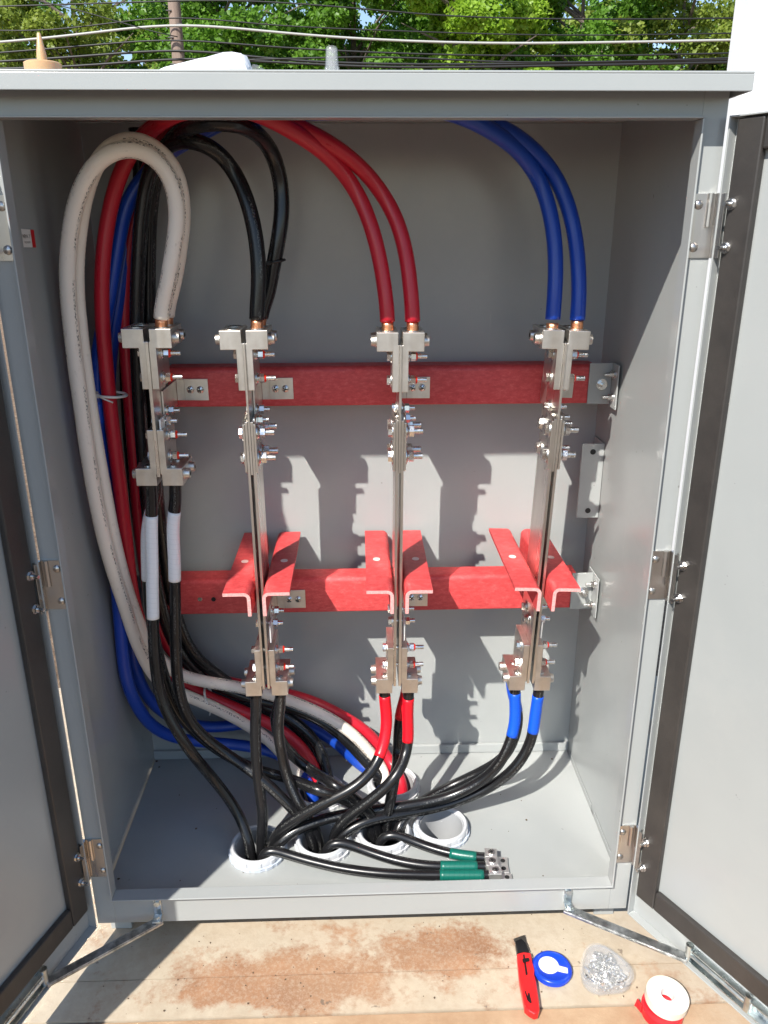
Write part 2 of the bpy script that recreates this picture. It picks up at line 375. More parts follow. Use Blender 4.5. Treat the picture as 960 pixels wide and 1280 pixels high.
part(MB().box(-W2, -OX, -.002, 0, 0, HT), 'front_post'); part(MB().box(OX, W2, -.002, 0, 0, HT), 'front_post')
part(MB().box(-OX, OX, -.002, 0, 0, FB), 'front_sill'); part(MB().box(-OX, OX, -.002, 0, H-FT, HT), 'front_header')
L0, L1, LT = -.0150, .0140, .003
part(MB().box(-OX, OX, L0, L1, FB+.0003, FB+.0003+LT), 'opening_lip', bevel=.001)
part(MB().box(-OX, OX, L0, L1, H-FT-.0003-LT, H-FT-.0003), 'opening_lip', bevel=.001)
for s in (-1, 1):
    x = s*(OX-.0003); part(MB().box(min(x, x-s*LT), max(x, x-s*LT), L0, L1, FB+.0035, H-FT-.0035), 'opening_lip', bevel=.001)
CX = W2+.0085
part(MB().box(-CX, CX, -.055, D+.03, H+.0212, H+.0248), 'roof_cap', bevel=.0016, seg=3)
part(MB().box(-CX, CX, -.055, -.0522, H+.0002, H+.0214), 'cap_skirt', bevel=.001); part(MB().box(-CX, CX, D+.0272, D+.03, H+.0002, H+.0214), 'cap_skirt', bevel=.001)
part(MB().box(-CX, -CX+.0028, -.0521, D+.0271, H+.0002, H+.0214), 'cap_skirt', bevel=.001); part(MB().box(CX-.0028, CX, -.0521, D+.0271, H+.0002, H+.0214), 'cap_skirt', bevel=.001)
for sx in (-1, 1):
    for yy in (.04, D-.07):
        part(MB().box(sx*W2-(.05 if sx > 0 else -.008), sx*W2-(.008 if sx > 0 else -.05), yy, yy+.045, PADZ+.0005, -.0006), 'foot', bevel=.001)
# two-hole strip in the right rear corner
st = part(MB().box(.484, .5325, .405, .408, .703, .873).box(.5295, .5325, .4085, .475, .703, .873), 'mounting_strip', bevel=.0006)
for z in (.720, .855): MB().cyl((.508, .4049, z), (.508, .4043, z), .0062, n=16).build('hole', 'hole_dark', st)
# warning sticker on the left wall
c0 = PX(36, 298, -.5325)
RZ = math.radians(6)
def stk(y, z): return Vector((0, c0.y + y*math.cos(RZ)+z*math.sin(RZ)*0, c0.z + z - y*math.tan(RZ)*.3))
def quad(x, y0, y1, z0, z1): return [Vector((x, *stk(y, z)[1:])) for y, z in ((y0, z0), (y1, z0), (y1, z1), (y0, z1))]
stk_o = MB().add(quad(-.5328, -.026, .012, -.014, .014), [(0, 1, 2, 3)]).build('sticker', 'paper_white', cab)
stk_o['label'] = 'small white sticker with a red band on the left wall'
MB().add(quad(-.5327, .0122, .027, -.014, .014), [(0, 1, 2, 3)]).build('red_band', 'label_red', stk_o)
def text_mesh(txt, size, name, mat, parent, mw):
    cu = bpy.data.curves.new(name, 'FONT'); cu.body = txt; cu.size = size; cu.align_x = 'CENTER'; cu.align_y = 'CENTER'
    t = bpy.data.objects.new(name, cu); COL.objects.link(t)
    dg = bpy.context.evaluated_depsgraph_get(); me = bpy.data.meshes.new_from_object(t.evaluated_get(dg))
    bpy.data.objects.remove(t); me.materials.clear(); me.materials.append(M[mat])
    o = bpy.data.objects.new(name, me); COL.objects.link(o); o.matrix_world = mw
    if parent: o.parent = parent
    return o
sl_ = -math.tan(RZ)*.3
MW = Matrix(((0, 0, 1, -.5326), (1, 0, 0, c0.y-.007), (sl_, 1, 0, c0.z+.003), (0, 0, 0, 1)))
text_mesh('NEMA 3R', .0085, 'lettering', 'print_black', stk_o, MW)
MW2 = Matrix(((0, 0, 1, -.5326), (1, 0, 0, c0.y-.007), (sl_, 1, 0, c0.z-.006), (0, 0, 0, 1)))
text_mesh('ENCLOSURE', .0046, 'lettering', 'print_black', stk_o, MW2)

# ---- doors
def door(side):
    ang = math.radians(109 if side < 0 else 120)      # opened from shut
    Ov = Vector((side*(W2+(.0125 if side < 0 else .0105)), -.010, 0))
    d = Vector((-side*math.cos(ang), -math.sin(ang), 0)); n_in = Vector((-side*math.sin(ang), math.cos(ang), 0))
    n_in = Vector((-d.y*(1 if side < 0 else -1), d.x*(1 if side < 0 else -1), 0))
    if n_in.x*side > 0: n_in = -n_in
    Z0, Z1, LD = .003, 1.462, .528
    def T(p): return Ov + d*p.x + n_in*p.y + Vector((0, 0, p.z))
    o = MB().box(0, LD, -.003, 0, Z0, Z1, T=T).build('door', 'grey_paint', cab, bevel=.0008)
    o['label'] = ('left' if side < 0 else 'right') + ' door standing open, black gasket round its grey inner face'
    R = .016
    for a in ((.0, .0025, 0, R, Z0, Z1), (LD-.0025, LD, 0, R, Z0, Z1), (.0026, LD-.0026, 0, R, Z0, Z0+.0025), (.0026, LD-.0026, 0, R, Z1-.0025, Z1)):
        MB().box(*a, T=T).build('edge_return', 'grey_paint', o, bevel=.0006)
    g = .043; gu0, gu1, gz0, gz1 = .012, LD-.012, Z0+.056, Z1-.004
    gm = MB()
    gm.box(gu0, gu0+g, .0004, .013, gz0, gz1, T=T)
    MB().box(gu0+g+.0004, gu1-g-.0004, .0004, .0124, gz0, gz0+g, T=T).build('gasket', 'rubber', o, bevel=.003)
    MB().box(gu0+g+.0004, gu1-g-.0004, .0004, .0124, gz1-g, gz1, T=T).build('gasket', 'rubber', o, bevel=.003)
    gm.build('gasket', 'rubber', o, bevel=.003)
    MB().box(gu1-g, gu1, .0004, .013, gz0, gz1, T=T).build('gasket', 'rubber', o, bevel=.003)
    # stay rail along the bottom strip
    up = .135
    r = MB(); r.box(up, .50, .0005, .0022, Z0+.010, Z0+.040, T=T); r.box(up, .50, .0024, .014, Z0+.010, Z0+.0125, T=T); r.box(up, .50, .0024, .014, Z0+.0375, Z0+.040, T=T)
    r.build('stay_rail', 'zinc', o, bevel=.0005)
    rod = MB().cyl(T(Vector((up+.005, .009, Z0+.026))), T(Vector((up+.13, .009, Z0+.026))), .0045, n=12)
    for u in (up+.006, up+.13): rod.cyl(T(Vector((u, .009, Z0+.012))), T(Vector((u, .009, Z0+.046))), .007, n=12)
    rod.build('stay_slider', 'zinc', o, smooth='auto')
    # arm from the sill bracket to the rail
    bx = .412*side; b = MB()
    b.box(bx-.008, bx+.008, -.0055, -.0022, .020, .064); b.box(bx-.008, bx+.008, -.026, -.0057, .020, .0235)
    b.cyl((bx, -.005, .052), (bx, -.0105, .052), .0065, n=6); b.cyl((bx, -.017, .0165), (bx, -.017, .030), .006, n=6)
    b.build('stay_bracket', 'zinc', cab, bevel=.0006)
    p0 = Vector((bx, -.017, .0175)); p1 = T(Vector((up+.006, .010, Z0+.0145)))
    ax = (p1-p0).normalized(); sd = Vector((0, 0, 1)).cross(ax).normalized(); upv = ax.cross(sd)
    L = (p1-p0).length
    def TA(p): return p0 + ax*p.x + sd*p.y + upv*p.z
    MB().box(-.008, L, -.009, .009, -.0012, .0012, T=TA).box(-.008, L, -side*.009-.0012, -side*.009+.0012, -.006, -.0013, T=TA).build('stay_arm', 'dark_zinc', cab, bevel=.0004)
    # hinges
    for z in (1.315, .7465, .166):
        hx = side*(W2+.004)
        h = MB(); h.box(min(side*(OX+.003), hx-side*.004), max(side*(OX+.003), hx-side*.004), -.0048, -.0022, z-.045, z+.045)
        h.cyl((hx, -.0095, z-.0455), (hx, -.0095, z-.0008), .0068, n=14).cyl((hx, -.0095, z+.0008), (hx, -.0095, z+.0455), .0068, n=14).cyl((hx, -.0095, z-.001), (hx, -.0095, z+.001), .0052, n=12)
        h.cyl((hx-side*.0145, -.006, z-.001), (hx-side*.0145, -.006, z+.0455), .0045, n=12)
        hh = h.build('hinge', 'stainless', cab, smooth='auto')
        for dz in (-.030, .030):
            MB().lathe([(0, .0035), (.004, .0030), (.0065, .0012), (.007, 0), (0, 0)], n=14).build('screw', 'stainless', hh, smooth=True).matrix_world = Matrix.Translation((side*(OX+.009), -.0049, z+dz)) @ Matrix.Rotation(math.radians(90), 4, 'X')
        hd = MB().box(.0005, .034, .0135, .0155, z-.045, z+.045, T=T)
        MB().box(.002, .010, .0132, .0150, z-.045, z+.045, T=T).build('hinge_leaf', 'stainless', o, bevel=.0004)
        for dz in (-.030, .030):
            bo = MB(); q0 = T(Vector((.020, .0125, z+dz))); q1 = T(Vector((.020, .019, z+dz))); q2 = T(Vector((.020, .030, z+dz)))
            bo.cyl(T(Vector((.020, .0128, z+dz))), T(Vector((.020, .0142, z+dz))), .0085, n=16)
            bo.cyl(T(Vector((.020, .0143, z+dz))), q1, .0068, n=6); bo.cyl(q1, q2, .0032, n=10)
            bo.build('hinge_bolt', 'steel', o, smooth='auto')
    return o
dl = door(-1); dr = door(1)

# ================================================================== CONDUIT BUSHINGS
CN = ['white conduit bushing at front left, filled with black cables', 'second white bushing from left in front row, black cables inside',
      'third white bushing from left in front row, black cables inside', 'empty white conduit bushing at the right end of the row',
      'rear white bushing on the left, red and white cables inside', 'rear white bushing on the right, white and red cables inside']
for i, c in enumerate(CON):
    e = empty('conduit_bushing', (c.x, c.y, ZF)); tag(e, CN[i], 'bushing', 'conduit bushings in the cabinet floor')
    a = MB().lathe([(RI, .0), (RI, .022), (RI+.003, .0245), (RI+.0052, .0245), (RI+.0082, .0205), (RI+.0082, .0085), (RI+.006, .0082), (RI+.006, 0)], n=48).build('collar', 'pvc_white', e, smooth='auto')
    # castellated locknut
    prof = []
    for k in range(16):
        for t, r in ((.0, RI+.0135), (.55, RI+.0135), (.62, RI+.0122), (.93, RI+.0122)):
            th = 2*math.pi*(k+t)/16; prof.append((r*math.cos(th), r*math.sin(th)))
    nn = MB(); N = len(prof); inn = [((RI+.0062)*math.cos(math.atan2(p[1], p[0])), (RI+.0062)*math.sin(math.atan2(p[1], p[0]))) for p in prof]
    z0, z1 = .0006, .0078
    vs = [(*p, z0) for p in prof]+[(*p, z1) for p in prof]+[(*p, z1) for p in inn]+[(*p, z0) for p in inn]; fs = []
    for k in range(N):
        j = (k+1) % N
        for q in range(3): fs.append((q*N+k, q*N+j, (q+1)*N+j, (q+1)*N+k))
        fs.append((3*N+k, 3*N+j, j, k))
    nn.add(vs, fs).build('locknut', 'pvc_blue' if i in (0, 3) else 'pvc_white', e)
    rb = MB()
    for k in range(12):
        th = 2*math.pi*(k+.3)/12; cc, ss = math.cos(th), math.sin(th)
        def TR(p, cc=cc, ss=ss): return Vector((p.x*cc-p.y*ss, p.x*ss+p.y*cc, p.z))
        MB().box(RI+.0074, RI+.0096, -.005, .005, .0088, .0190, T=TR).build('grip_rib', 'pvc_white', e, bevel=.0008)
    MB().lathe([(RI-.0006, .016), (RI-.0006, -.149), (RI-.003, -.149), (RI-.003, .016)], n=40).build('conduit_pipe', 'pvc_pipe', e, smooth='auto')
    MB().cyl((0, 0, -.150), (0, 0, -.154), RI-.0035, n=32).build('pipe_bottom', 'conduit_grey' if i == 3 else 'hole_dark', e)  # disc closes the short pipe; black stands in for the dark depth

# ================================================================== SUPPORT RAILS
YR = .380
def rail(z0, z1, x0, label):
    e = empty('support_rail', (0, YR, z0)); tag(e, label, 'rail', 'red insulating rails across the cabinet')
    prof = []
    for (cx, cz, a0) in ((YR+.012, z1-.012, 90), (YR+.004, z0+.004, 180)):
        r = .012 if a0 == 90 else .004
        for k in range(6):
            t = math.radians(a0+90*k/5); prof.append((cx+r*math.cos(t), cz+r*math.sin(t)))
    prof += [(YR+.05, z0), (YR+.05, z0+.007), (YR+.007, z0+.007), (YR+.007, z1-.008), (YR+.05, z1-.008), (YR+.05, z1)]
    put(MB().prism(prof, x0, .488, 'x').build('channel', ['red_board'], None, smooth='auto'), e)
    for s, x in ((1, .476), (-1, x0-.035)):
        if s > 0:
            b = MB().box(.4775, .5245, YR-.0035, YR-.0006, z0-.001, z1+.003).box(.5247, .5275, YR-.042, YR+.03, z0-.006, z1+.004)
        else:
            b = MB().box(-.531, x0+.03, YR+.0505, YR+.0535, z0+.01, z1-.01).box(-.5325, -.5312, YR+.02, YR+.08, z0, z1)
        b = put(b.build('end_bracket', 'grey_paint', None, bevel=.0008), e)
        if s > 0:
            zc = (z0+z1)/2
            put(MB().cyl((.505, YR-.0036, zc), (.505, YR-.006, zc), .0115, n=20).cyl((.505, YR-.0061, zc), (.505, YR-.013, zc), .0085, n=6).cyl((.505, YR-.0131, zc), (.505, YR-.024, zc), .0048, n=12).build('bolt', 'steel', None, smooth='auto'), e)
            for zz in (z0+.016, z1-.018):
                put(MB().cyl((.5246, YR-.018, zz), (.5215, YR-.018, zz), .009, n=16).cyl((.5214, YR-.018, zz), (.515, YR-.018, zz), .0065, n=6).cyl((.5149, YR-.018, zz), (.504, YR-.018, zz), .0035, n=10).build('bolt', 'steel', None, smooth='auto'), e)
    return e
r1 = rail(.967, 1.048, -.385, 'upper red insulating rail behind the cable lugs')
r2 = rail(.4926, .578, -.445, 'lower red insulating rail beneath the red angle pieces')
for px in (250, 267):
    q = P(px, 749, YR-.0005); put(MB().cyl(q, q+Vector((0, -.0012, 0)), .0052, n=14).build('rivet' if px == 250 else 'hole', 'steel' if px == 250 else 'hole_dark'), r2)

# ================================================================== BUSBAR ASSEMBLIES
YF, YB = .200, .305
def lug(parent, X, sgn, ztop, upper, inner, label=None):
    """block with cable mouths, tang bolted to the bar; upper: block on top"""
    bw, bh, tw, th = .0400, .034, .0125, .108
    s = 1 if upper else -1
    if inner > .005: bw = .035
    i0 = X+sgn*inner; i1 = X+sgn*(inner+tw); o1 = X+sgn*(inner+.001+bw)
    pr = [(i0+sgn*.002, ztop), (o1, ztop), (o1, ztop-s*bh), (i1, ztop-s*bh), (i1, ztop-s*th), (i0, ztop-s*th), (i0, ztop-s*(bh*.7)), (i0+sgn*.002, ztop-s*(bh*.65))]
    o = put(MB().prism(pr, YF+.004, YB-.008, 'y').build('cable_lug', 'tin', None, bevel=.0009), parent)
    xc = (i0+o1)/2
    for yc in ((.228, .270) if upper else (.226, .272)):
        k = MB().cyl((o1, yc, ztop-s*.018), (o1+sgn*.0025, yc, ztop-s*.018), .0112, n=18).cyl((o1+sgn*.0026, yc, ztop-s*.018), (o1+sgn*.010, yc, ztop-s*.018), .0102, .0092, n=18)
        k.cyl((o1+sgn*.0102, yc, ztop-s*.018), (o1+sgn*.0106, yc, ztop-s*.018), .0042, n=6, mi=1)
        put(k.build('set_screw', ['tin', 'hole_dark'], None, smooth='auto'), o)
        if upper:
            put(MB().lathe([(.0145, 0), (.0145, .0012), (.0118, .0012), (.0118, 0)], (xc, yc, ztop+.0003), n=24).build('cable_mouth', 'steel', None, smooth='auto'), o)
            put(MB().cyl((xc, yc, ztop+.0002), (xc, yc, ztop+.0007), .0117, n=24).build('mouth_hole', 'hole_dark'), o)
    if not upper:
        for yc in (.222, .262): put(MB().cyl((xc, yc, ztop-s*bh-.0002), (xc, yc, ztop-s*bh+.0022), .0072, n=18).build('tang_pin', 'steel', None, smooth='auto'), o)
    return o, xc
def bolt(parent, X, y, z, left, right, marked, stud=.016, k=1.0):
    b = MB().cyl((X-left-.0018, y, z), (X-left, y, z), .0128*k, n=18).cyl((X-left-.0088, y, z), (X-left-.0019, y, z), .0088*k, n=6, ph=random.random())
    b.cyl((X-left, y, z), (X+right+.020+stud, y, z), .0046*k, n=12)
    b = put(b.build('bolt', 'steel', None, smooth='auto'), parent)
    put(MB().cyl((X+right, y, z), (X+right+.0018, y, z), .0128*k, n=18).cyl((X+right+.0019, y, z), (X+right+.0045, y, z), .0105*k, .0085*k, n=18).build('washer', 'steel', None, smooth='auto'), b)
    put(MB().cyl((X+right+.0062, y, z), (X+right+.0150, y, z), .0088*k, n=6, ph=.3+random.random()).build('nut', 'steel', None, smooth='auto'), b)
    if marked:
        put(MB().cyl((X+right+.0151, y, z), (X+right+.0185, y, z), .0085, .0056, n=12, ph=random.random()).build('torque_mark', 'torque_red', None, smooth='auto'), b)
    return b
def rail_bracket(e, X, zc, right, up=.0):
    b = MB().box(X+right+.020, X+right+.068, YR-.0036, YR-.0006, zc-.022, zc+.022).box(X+right+.0005, X+right+.0040, YB-.045, YR-.004, zc-.030, zc+.020+up*.5).box(X+right+.0042, X+right+.0198, YR-.0036, YR-.0006, zc-.022, zc+.022)
    b = put(b.build('rail_bracket', 'tin', None, bevel=.0006), e)
    for dx in (.032, .052):
        x = X+right+dx; sc = MB().lathe([(0, .0040), (.004, .0036), (.0072, .0014), (.0076, 0), (0, 0)], n=18).box(-.0052, .0052, -.0008, .0008, .0032, .0044, mi=1).box(-.0008, .0008, -.0052, .0052, .0033, .0043, mi=1)
        sc = sc.build('screw', ['steel', 'hole_dark'], None, smooth='auto'); sc.parent = b
        sc.matrix_world = Matrix.Translation((x, YR-.0037, zc)) @ Matrix.Rotation(math.radians(90), 4, 'X') @ Matrix.Rotation(random.random()*1.5, 4, 'Z')
        sc.matrix_parent_inverse = Matrix.Translation(-Vector(b.matrix_world.translation)) if False else Matrix.Identity(4)
    put(MB().box(X+right+.0042, X+right+.0075, YF+.01, YB-.05, zc-.062+up, zc-.024+up).build('spacer', 'nylon_white', None, bevel=.0008), e)
    for yy in (.245, .275): bolt(e, X, yy, zc-.020+up-(.275-yy)*.45, right+.001, right+.004, False, .006)
LUGX = {}
def zpx(X, py, Y):                                    # height seen at picture row py in the plane Y (rows are level here)
    return P(480+(X-.04)*660, py, Y).z
def assembly(key, X, ztop, label, phase=True, lean=0.0):
    e = empty('busbar_assembly', (X, YF, .38 if phase else .85)); tag(e, label, 'busbar', 'busbar assemblies on the red rails')
    hb = .0022 if phase else .0030
    if phase:
        put(MB().box(X-.0022, X+.0022, YF, YB, .874, ztop-.022).build('upper_bar', 'bar_tin', None, bevel=.0006), e)
        for s in (-1, 1):
            a, b = sorted((X+s*.0026, X+s*.0078)); put(MB().box(a, b, YF, YB, .408, .976).build('lower_bar', 'bar_tin', None, bevel=.0006), e)
            a, b = sorted((X+s*.0081, X+s*.0122)); o = put(MB().prism([(YF-.002, .880), (YF+.02, .872), (YB-.02, .872), (YB-.02, .985), (YF+.03, .985), (YF-.002, .972)], a, b, 'x').build('link_plate', 'bar_tin', None, bevel=.0006), e)
        for y in (.219, .268):
            for z in (.952, .903): bolt(e, X, y, z, .0124, .0124, False, .012, 1.3)
        rail_bracket(e, X, 1.004, .0024); rail_bracket(e, X, .528, .0080, .044)
    else:
        put(MB().box(X-.003, X+.003, YF, YB, .872, ztop-.022).build('bar', 'bar_tin', None, bevel=.0006), e)
        rail_bracket(e, X, 1.004, .0032)
    LUGX[key] = {}
    for s in (-1, 1):
        o, xc = lug(e, X, s, ztop, True, hb); LUGX[key][('u', s)] = (xc, ztop)
        zb = .3885 if phase else .8538
        o, xc = lug(e, X, s, zb, False, .0080 if phase else hb); LUGX[key][('l', s)] = (xc, zb)
    for y in (.236,):
        for dz in (.047, .091): bolt(e, X, y, ztop-dz, hb+.0127, hb+.0127, True)
        hl = .0080 if phase else hb
        for dz in (.051, .092): bolt(e, X, y, zb+dz, hl+.0127, hl+.0127, True)
    if phase:
        YA0, YA1, zt, zb2 = .146, .470, .6545, .6045
        for s in (-1, 1):
            t = .0068; w_ = .053; R = .013; pr = []
            xi = X+s*.0112
            for k in range(7):
                a = math.radians(90*k/6); pr.append((xi+s*R-s*R*math.cos(a), zt-R+R*math.sin(a)))
            pr = [(xi, zb2)] + pr + [(xi+s*w_, zt), (xi+s*w_, zt-t)]
            r2_ = R-t
            for k in range(5):
                a = math.radians(90-90*k/4); pr.append((xi+s*R-s*r2_*math.cos(a), zt-R+r2_*math.sin(a)))
            pr.append((xi+s*t, zb2))
            o = put(MB().prism(pr, YA0, YA1, 'y', cap=1).build('insulating_angle', ['red_board', 'red_board_cut'], None, smooth='auto'), e)
            put(MB().cyl((xi+s*.030, .300, zt+.0002), (xi+s*.030, .300, zt+.0012), .0075, n=18).build('plug', 'plug', None, smooth='auto'), o)
    if lean:
        e.rotation_euler = (0, lean, 0); z0 = e.location.z
        for k, (x, z) in list(LUGX[key].items()):
            LUGX[key][k] = (X+(x-X)*math.cos(lean)+(z-z0)*math.sin(lean), z0-(x-X)*math.sin(lean)+(z-z0)*math.cos(lean))
    return e
XN, XA, XB, XC = -.3765, -.1987, .0747, .3550
assembly('N', XN, 1.146, 'leftmost short neutral busbar with a pair of lugs at each end', False, .008)
assembly('A', XA, 1.142, 'second busbar from left, black cables entering its upper lugs', True, -.0047)
assembly('B', XB, 1.1365, 'middle busbar with red cables entering its upper and lower lugs', True, .0065)
assembly('C', XC, 1.1385, 'rightmost busbar with blue cables entering its upper and lower lugs', True, .0337)

# ================================================================== CABLES
def pts(lst, jit=0):
    out = []
    for q in lst:
        if isinstance(q, Vector): out.append(q)
        elif len(q) == 4: out.append(PZ(q[0], q[1], q[3]))
        else: out.append(P(*q))
    return out
CABLES = {}
def clampq(q, r):
    q[:, 0] = np.maximum(q[:, 0], -W2+T_+r+.001); q[:, 1] = np.clip(q[:, 1], None, D-r-.002); q[:, 2] = np.minimum(q[:, 2], H+.0200-r)
    return q
def cable(name, lst, r, mat, label, group, wraps=(), bare=True, relax=6):
    q = clampq(smooth_path(pts(lst), relax=relax), r)
    d = np.r_[0, np.cumsum(np.linalg.norm(np.diff(q, axis=0), axis=1))]
    o = tube_obj(name, q if not bare else q[d >= .0150], r, mat, uoff=random.random()*6, v0=random.random()*3); tag(o, label, 'cable', group)
    if bare:
        k = max(2, int((d < .021).sum())); tube_obj('bare_strands', q[:k], r*.80, 'copper', o, n=20)
    for (a, b, wm) in wraps:
        sel = (d >= a) & (d <= b); tube_obj('tape_wrap', q[sel], r+.0007, wm, o, n=18)
    CABLES[label] = q
    return o
def U(key, s, y): x, z = LUGX[key][('u', s)]; return [Vector((x, y, z-.004)), Vector((x, y, z+.012)), Vector((x, y, z+.03))]
def Lo(key, s, y): x, z = LUGX[key][('l', s)]; return [Vector((x, y, z+.003)), Vector((x, y, z-.015)), Vector((x, y, z-.035))]
def into(i, dx, dy):
    c = CON[i]; return [Vector((c.x+dx, c.y+dy, .045)), Vector((c.x+dx*.9, c.y+dy*.9, -.02)), Vector((c.x+dx*.8, c.y+dy*.8, -.112))]
RU, RL = .0138, .0118
GU = 'thick feeder cables looping up from the floor'; GL = 'black cables between lower lugs and floor'
# --- white pair (neutral)
cable('feeder_cable', U('N', 1, .226)+[(206, 370, .215), (216, 315, .20), (222, 265, .19), (212, 217, .18), (187, 190, .17), (158, 183, .16), (128, 195, .16), (102, 232, .17), (88, 285, .185), (84, 350, .19), (90, 420, .19), (101, 505, .19), (115, 600, .20), (133, 685, .225), (155, 755, .265), (176, 815, .30), (200, 853, .33), (229, 868, .355), (263, 882, .37), (302, 902, .385), (334, 923, .385), (358, 948, .375), (380, 972, .35)]+into(4, -.024, .014),
      RU, 'jacket_white', 'front white cable looping round from the leftmost lug down the left side', GU)
cable('feeder_cable', U('N', 1, .272)+[(214, 370, .262), (224, 315, .245), (229, 262, .23), (220, 212, .22), (193, 182, .205), (162, 172, .20), (133, 185, .20), (111, 226, .21), (99, 285, .22), (95, 350, .225), (101, 420, .225), (112, 505, .225), (128, 600, .235), (146, 690, .26), (168, 765, .295), (192, 815, .32), (225, 844, .345), (262, 853, .36), (304, 860, .37), (363, 876, .385), (418, 901, .385), (448, 924, .385), (468, 947, .385), (482, 966, .38)]+into(5, -.022, -.004),
      RU, 'jacket_white', 'rear white cable sweeping across the cabinet floor to the right rear bushing', GU)
# --- red pair
cable('feeder_cable', U('B', -1, .226)+[(483, 378, .228), (476, 330, .235), (464, 282, .24), (445, 238, .25), (415, 199, .235), (380, 172, .20), (345, 152, .17), (310, 136, .16), (270, 134, .16), (235, 137, .17), (200, 152, .22), (165, 187, .265), (144, 235, .285), (131, 300, .285), (127, 370, .285), (131, 440, .285), (139, 520, .285), (149, 600, .29), (158, 680, .30), (168, 755, .315), (188, 810, .34), (229, 855, .385), (263, 872, .40), (302, 888, .40), (332, 902, .395), (358, 917, .385), (377, 934, .375), (391, 955, .365)]+into(4, .004, .012),
      RU, 'jacket_red', 'left red cable arching from the middle busbar and down the left side', GU)
cable('feeder_cable', U('B', 1, .226)+[(514, 370, .23), (509, 325, .24), (498, 280, .25), (479, 243, .26), (450, 208, .25), (410, 178, .22), (365, 155, .20), (325, 137, .19), (270, 133, .19), (225, 145, .27), (190, 200, .35), (170, 260, .36), (160, 320, .36), (156, 390, .36), (161, 480, .36), (168, 570, .36), (175, 660, .365), (188, 745, .375), (215, 815, .40), (260, 845, .42), (320, 860, .43), (380, 873, .43), (432, 897, .42), (459, 915, .415), (475, 933, .41), (488, 953, .40)]+into(5, .022, .004),
      RU, 'jacket_red', 'right red cable arching from the middle busbar, behind the left one', GU)
# --- blue pair
cable('feeder_cable', U('C', -1, .226)+[(694, 360, .228), (694, 310, .235), (687, 262, .245), (673, 222, .255), (650, 190, .235), (622, 168, .20), (590, 150, .17), (550, 136, .16), (450, 133, .16), (360, 134, .19), (290, 144, .28), (235, 172, .315), (188, 212, .33), (158, 255, .325), (147, 310, .32), (135, 380, .31), (122, 450, .30), (122, 510, .295), (128, 580, .29), (138, 660, .29), (147, 740, .29), (152, 800, .29), (157, 845, .29), (170, 880, .31), (190, 907, .35), (215, 921, .385), (250, 927, .41), (298, 931, .415), (335, 938, .405), (365, 952, .39)]+into(4, -.012, -.016),
      RU, 'jacket_blue', 'left blue cable arching up from the rightmost busbar', GU)
cable('feeder_cable', U('C', 1, .226)+[(724, 370, .23), (722, 320, .24), (714, 270, .25), (697, 225, .265), (672, 192, .25), (640, 167, .22), (605, 150, .20), (560, 135, .19), (460, 132, .19), (370, 133, .22), (300, 143, .31), (245, 170, .35), (196, 202, .37), (170, 250, .365), (158, 310, .36), (147, 380, .35), (137, 450, .345), (136, 510, .345), (142, 580, .345), (150, 660, .345), (158, 740, .345), (164, 800, .35), (172, 845, .36), (192, 880, .39), (225, 902, .42), (265, 909, .44), (302, 905, .445), (340, 900, .445), (374, 904, .44), (397, 914, .435), (418, 926, .43), (438, 945, .42), (460, 964, .40)]+into(5, -.002, .020),
      RU, 'jacket_blue', 'right blue cable arching up from the rightmost busbar', GU)
# --- black pair
cable('feeder_cable', U('A', 1, .226)+[(323, 370, .228), (323, 325, .232), (317, 280, .24), (304, 236, .25), (284, 201, .26), (258, 180, .225), (230, 174, .24), (205, 184, .275), (188, 212, .30), (178, 262, .305), (173, 330, .305), (171, 400, .305), (173, 480, .31), (179, 570, .32), (187, 660, .34), (198, 740, .36), (218, 805, .39), (250, 845, .41), (298, 868, .415), (335, 878, .415), (363, 884, .41), (397, 898, .405), (430, 922, .395), (452, 946, .385)]+into(5, -.028, .010),
      RU, 'jacket_black', 'front thick black cable arching from the second busbar', GU)
k2 = cable('feeder_cable', U('A', 1, .272)+[(333, 380, .275), (339, 345, .275), (348, 300, .275), (353, 260, .28), (350, 220, .285), (338, 185, .26), (318, 164, .22), (290, 153, .175), (255, 153, .175), (222, 168, .25), (200, 200, .32), (189, 250, .335), (186, 320, .34), (186, 400, .34), (188, 490, .345), (194, 580, .35), (202, 670, .37), (215, 750, .39), (240, 815, .41), (280, 850, .42), (320, 876, .42), (354, 893, .41), (376, 908, .40), (393, 925, .39), (404, 946, .38)]+into(4, .026, .006),
      RU, 'jacket_black', 'rear thick black cable arching from the second busbar, with a black cable tie', GU)
cable('feeder_cable', [(170, 160, .40), (176, 220, .40), (166, 330, .395), (158, 430, .39), (160, 520, .39), (168, 610, .40), (180, 700, .41), (200, 780, .425), (235, 835, .44), (290, 870, .445), (340, 893, .44), (375, 925, .42), (390, 950, .40)]+into(4, .012, -.014),
      RU, 'jacket_black', 'dark cable tucked in the left rear corner behind the red cable', GU, bare=False)
# --- lower neutral cables with white tape
def zc(lst, z0, z1): return lst
cable('branch_cable', Lo('N', -1, .226)+[(189, 650, .226), (190, 700, .222), (191, 760, .215), (194, 830, .20), (201, 872, .19), (216, 905, .18), (240, 942, .175), (262, 968, 'z', .20), (285, 997, 'z', .14), (303, 1027, 'z', .085)]+into(0, -.018, .004),
      RL, 'jacket_black', 'leftmost black cable wrapped in long white tape below the lug', GL, [(.066, .288, 'tape_white')], bare=False)
cable('branch_cable', Lo('N', 1, .226)+[(216, 650, .226), (218, 700, .226), (219, 760, .225), (220, 820, .22), (224, 865, .215), (236, 900, .21), (258, 924, .215), (290, 947, .22), (320, 968, 'z', .20), (350, 995, 'z', .15), (378, 1025, 'z', .09)]+into(1, -.024, .006),
      RL, 'jacket_black', 'black cable wrapped in white tape below the right neutral lug', GL, [(.058, .215, 'tape_white')], bare=False)
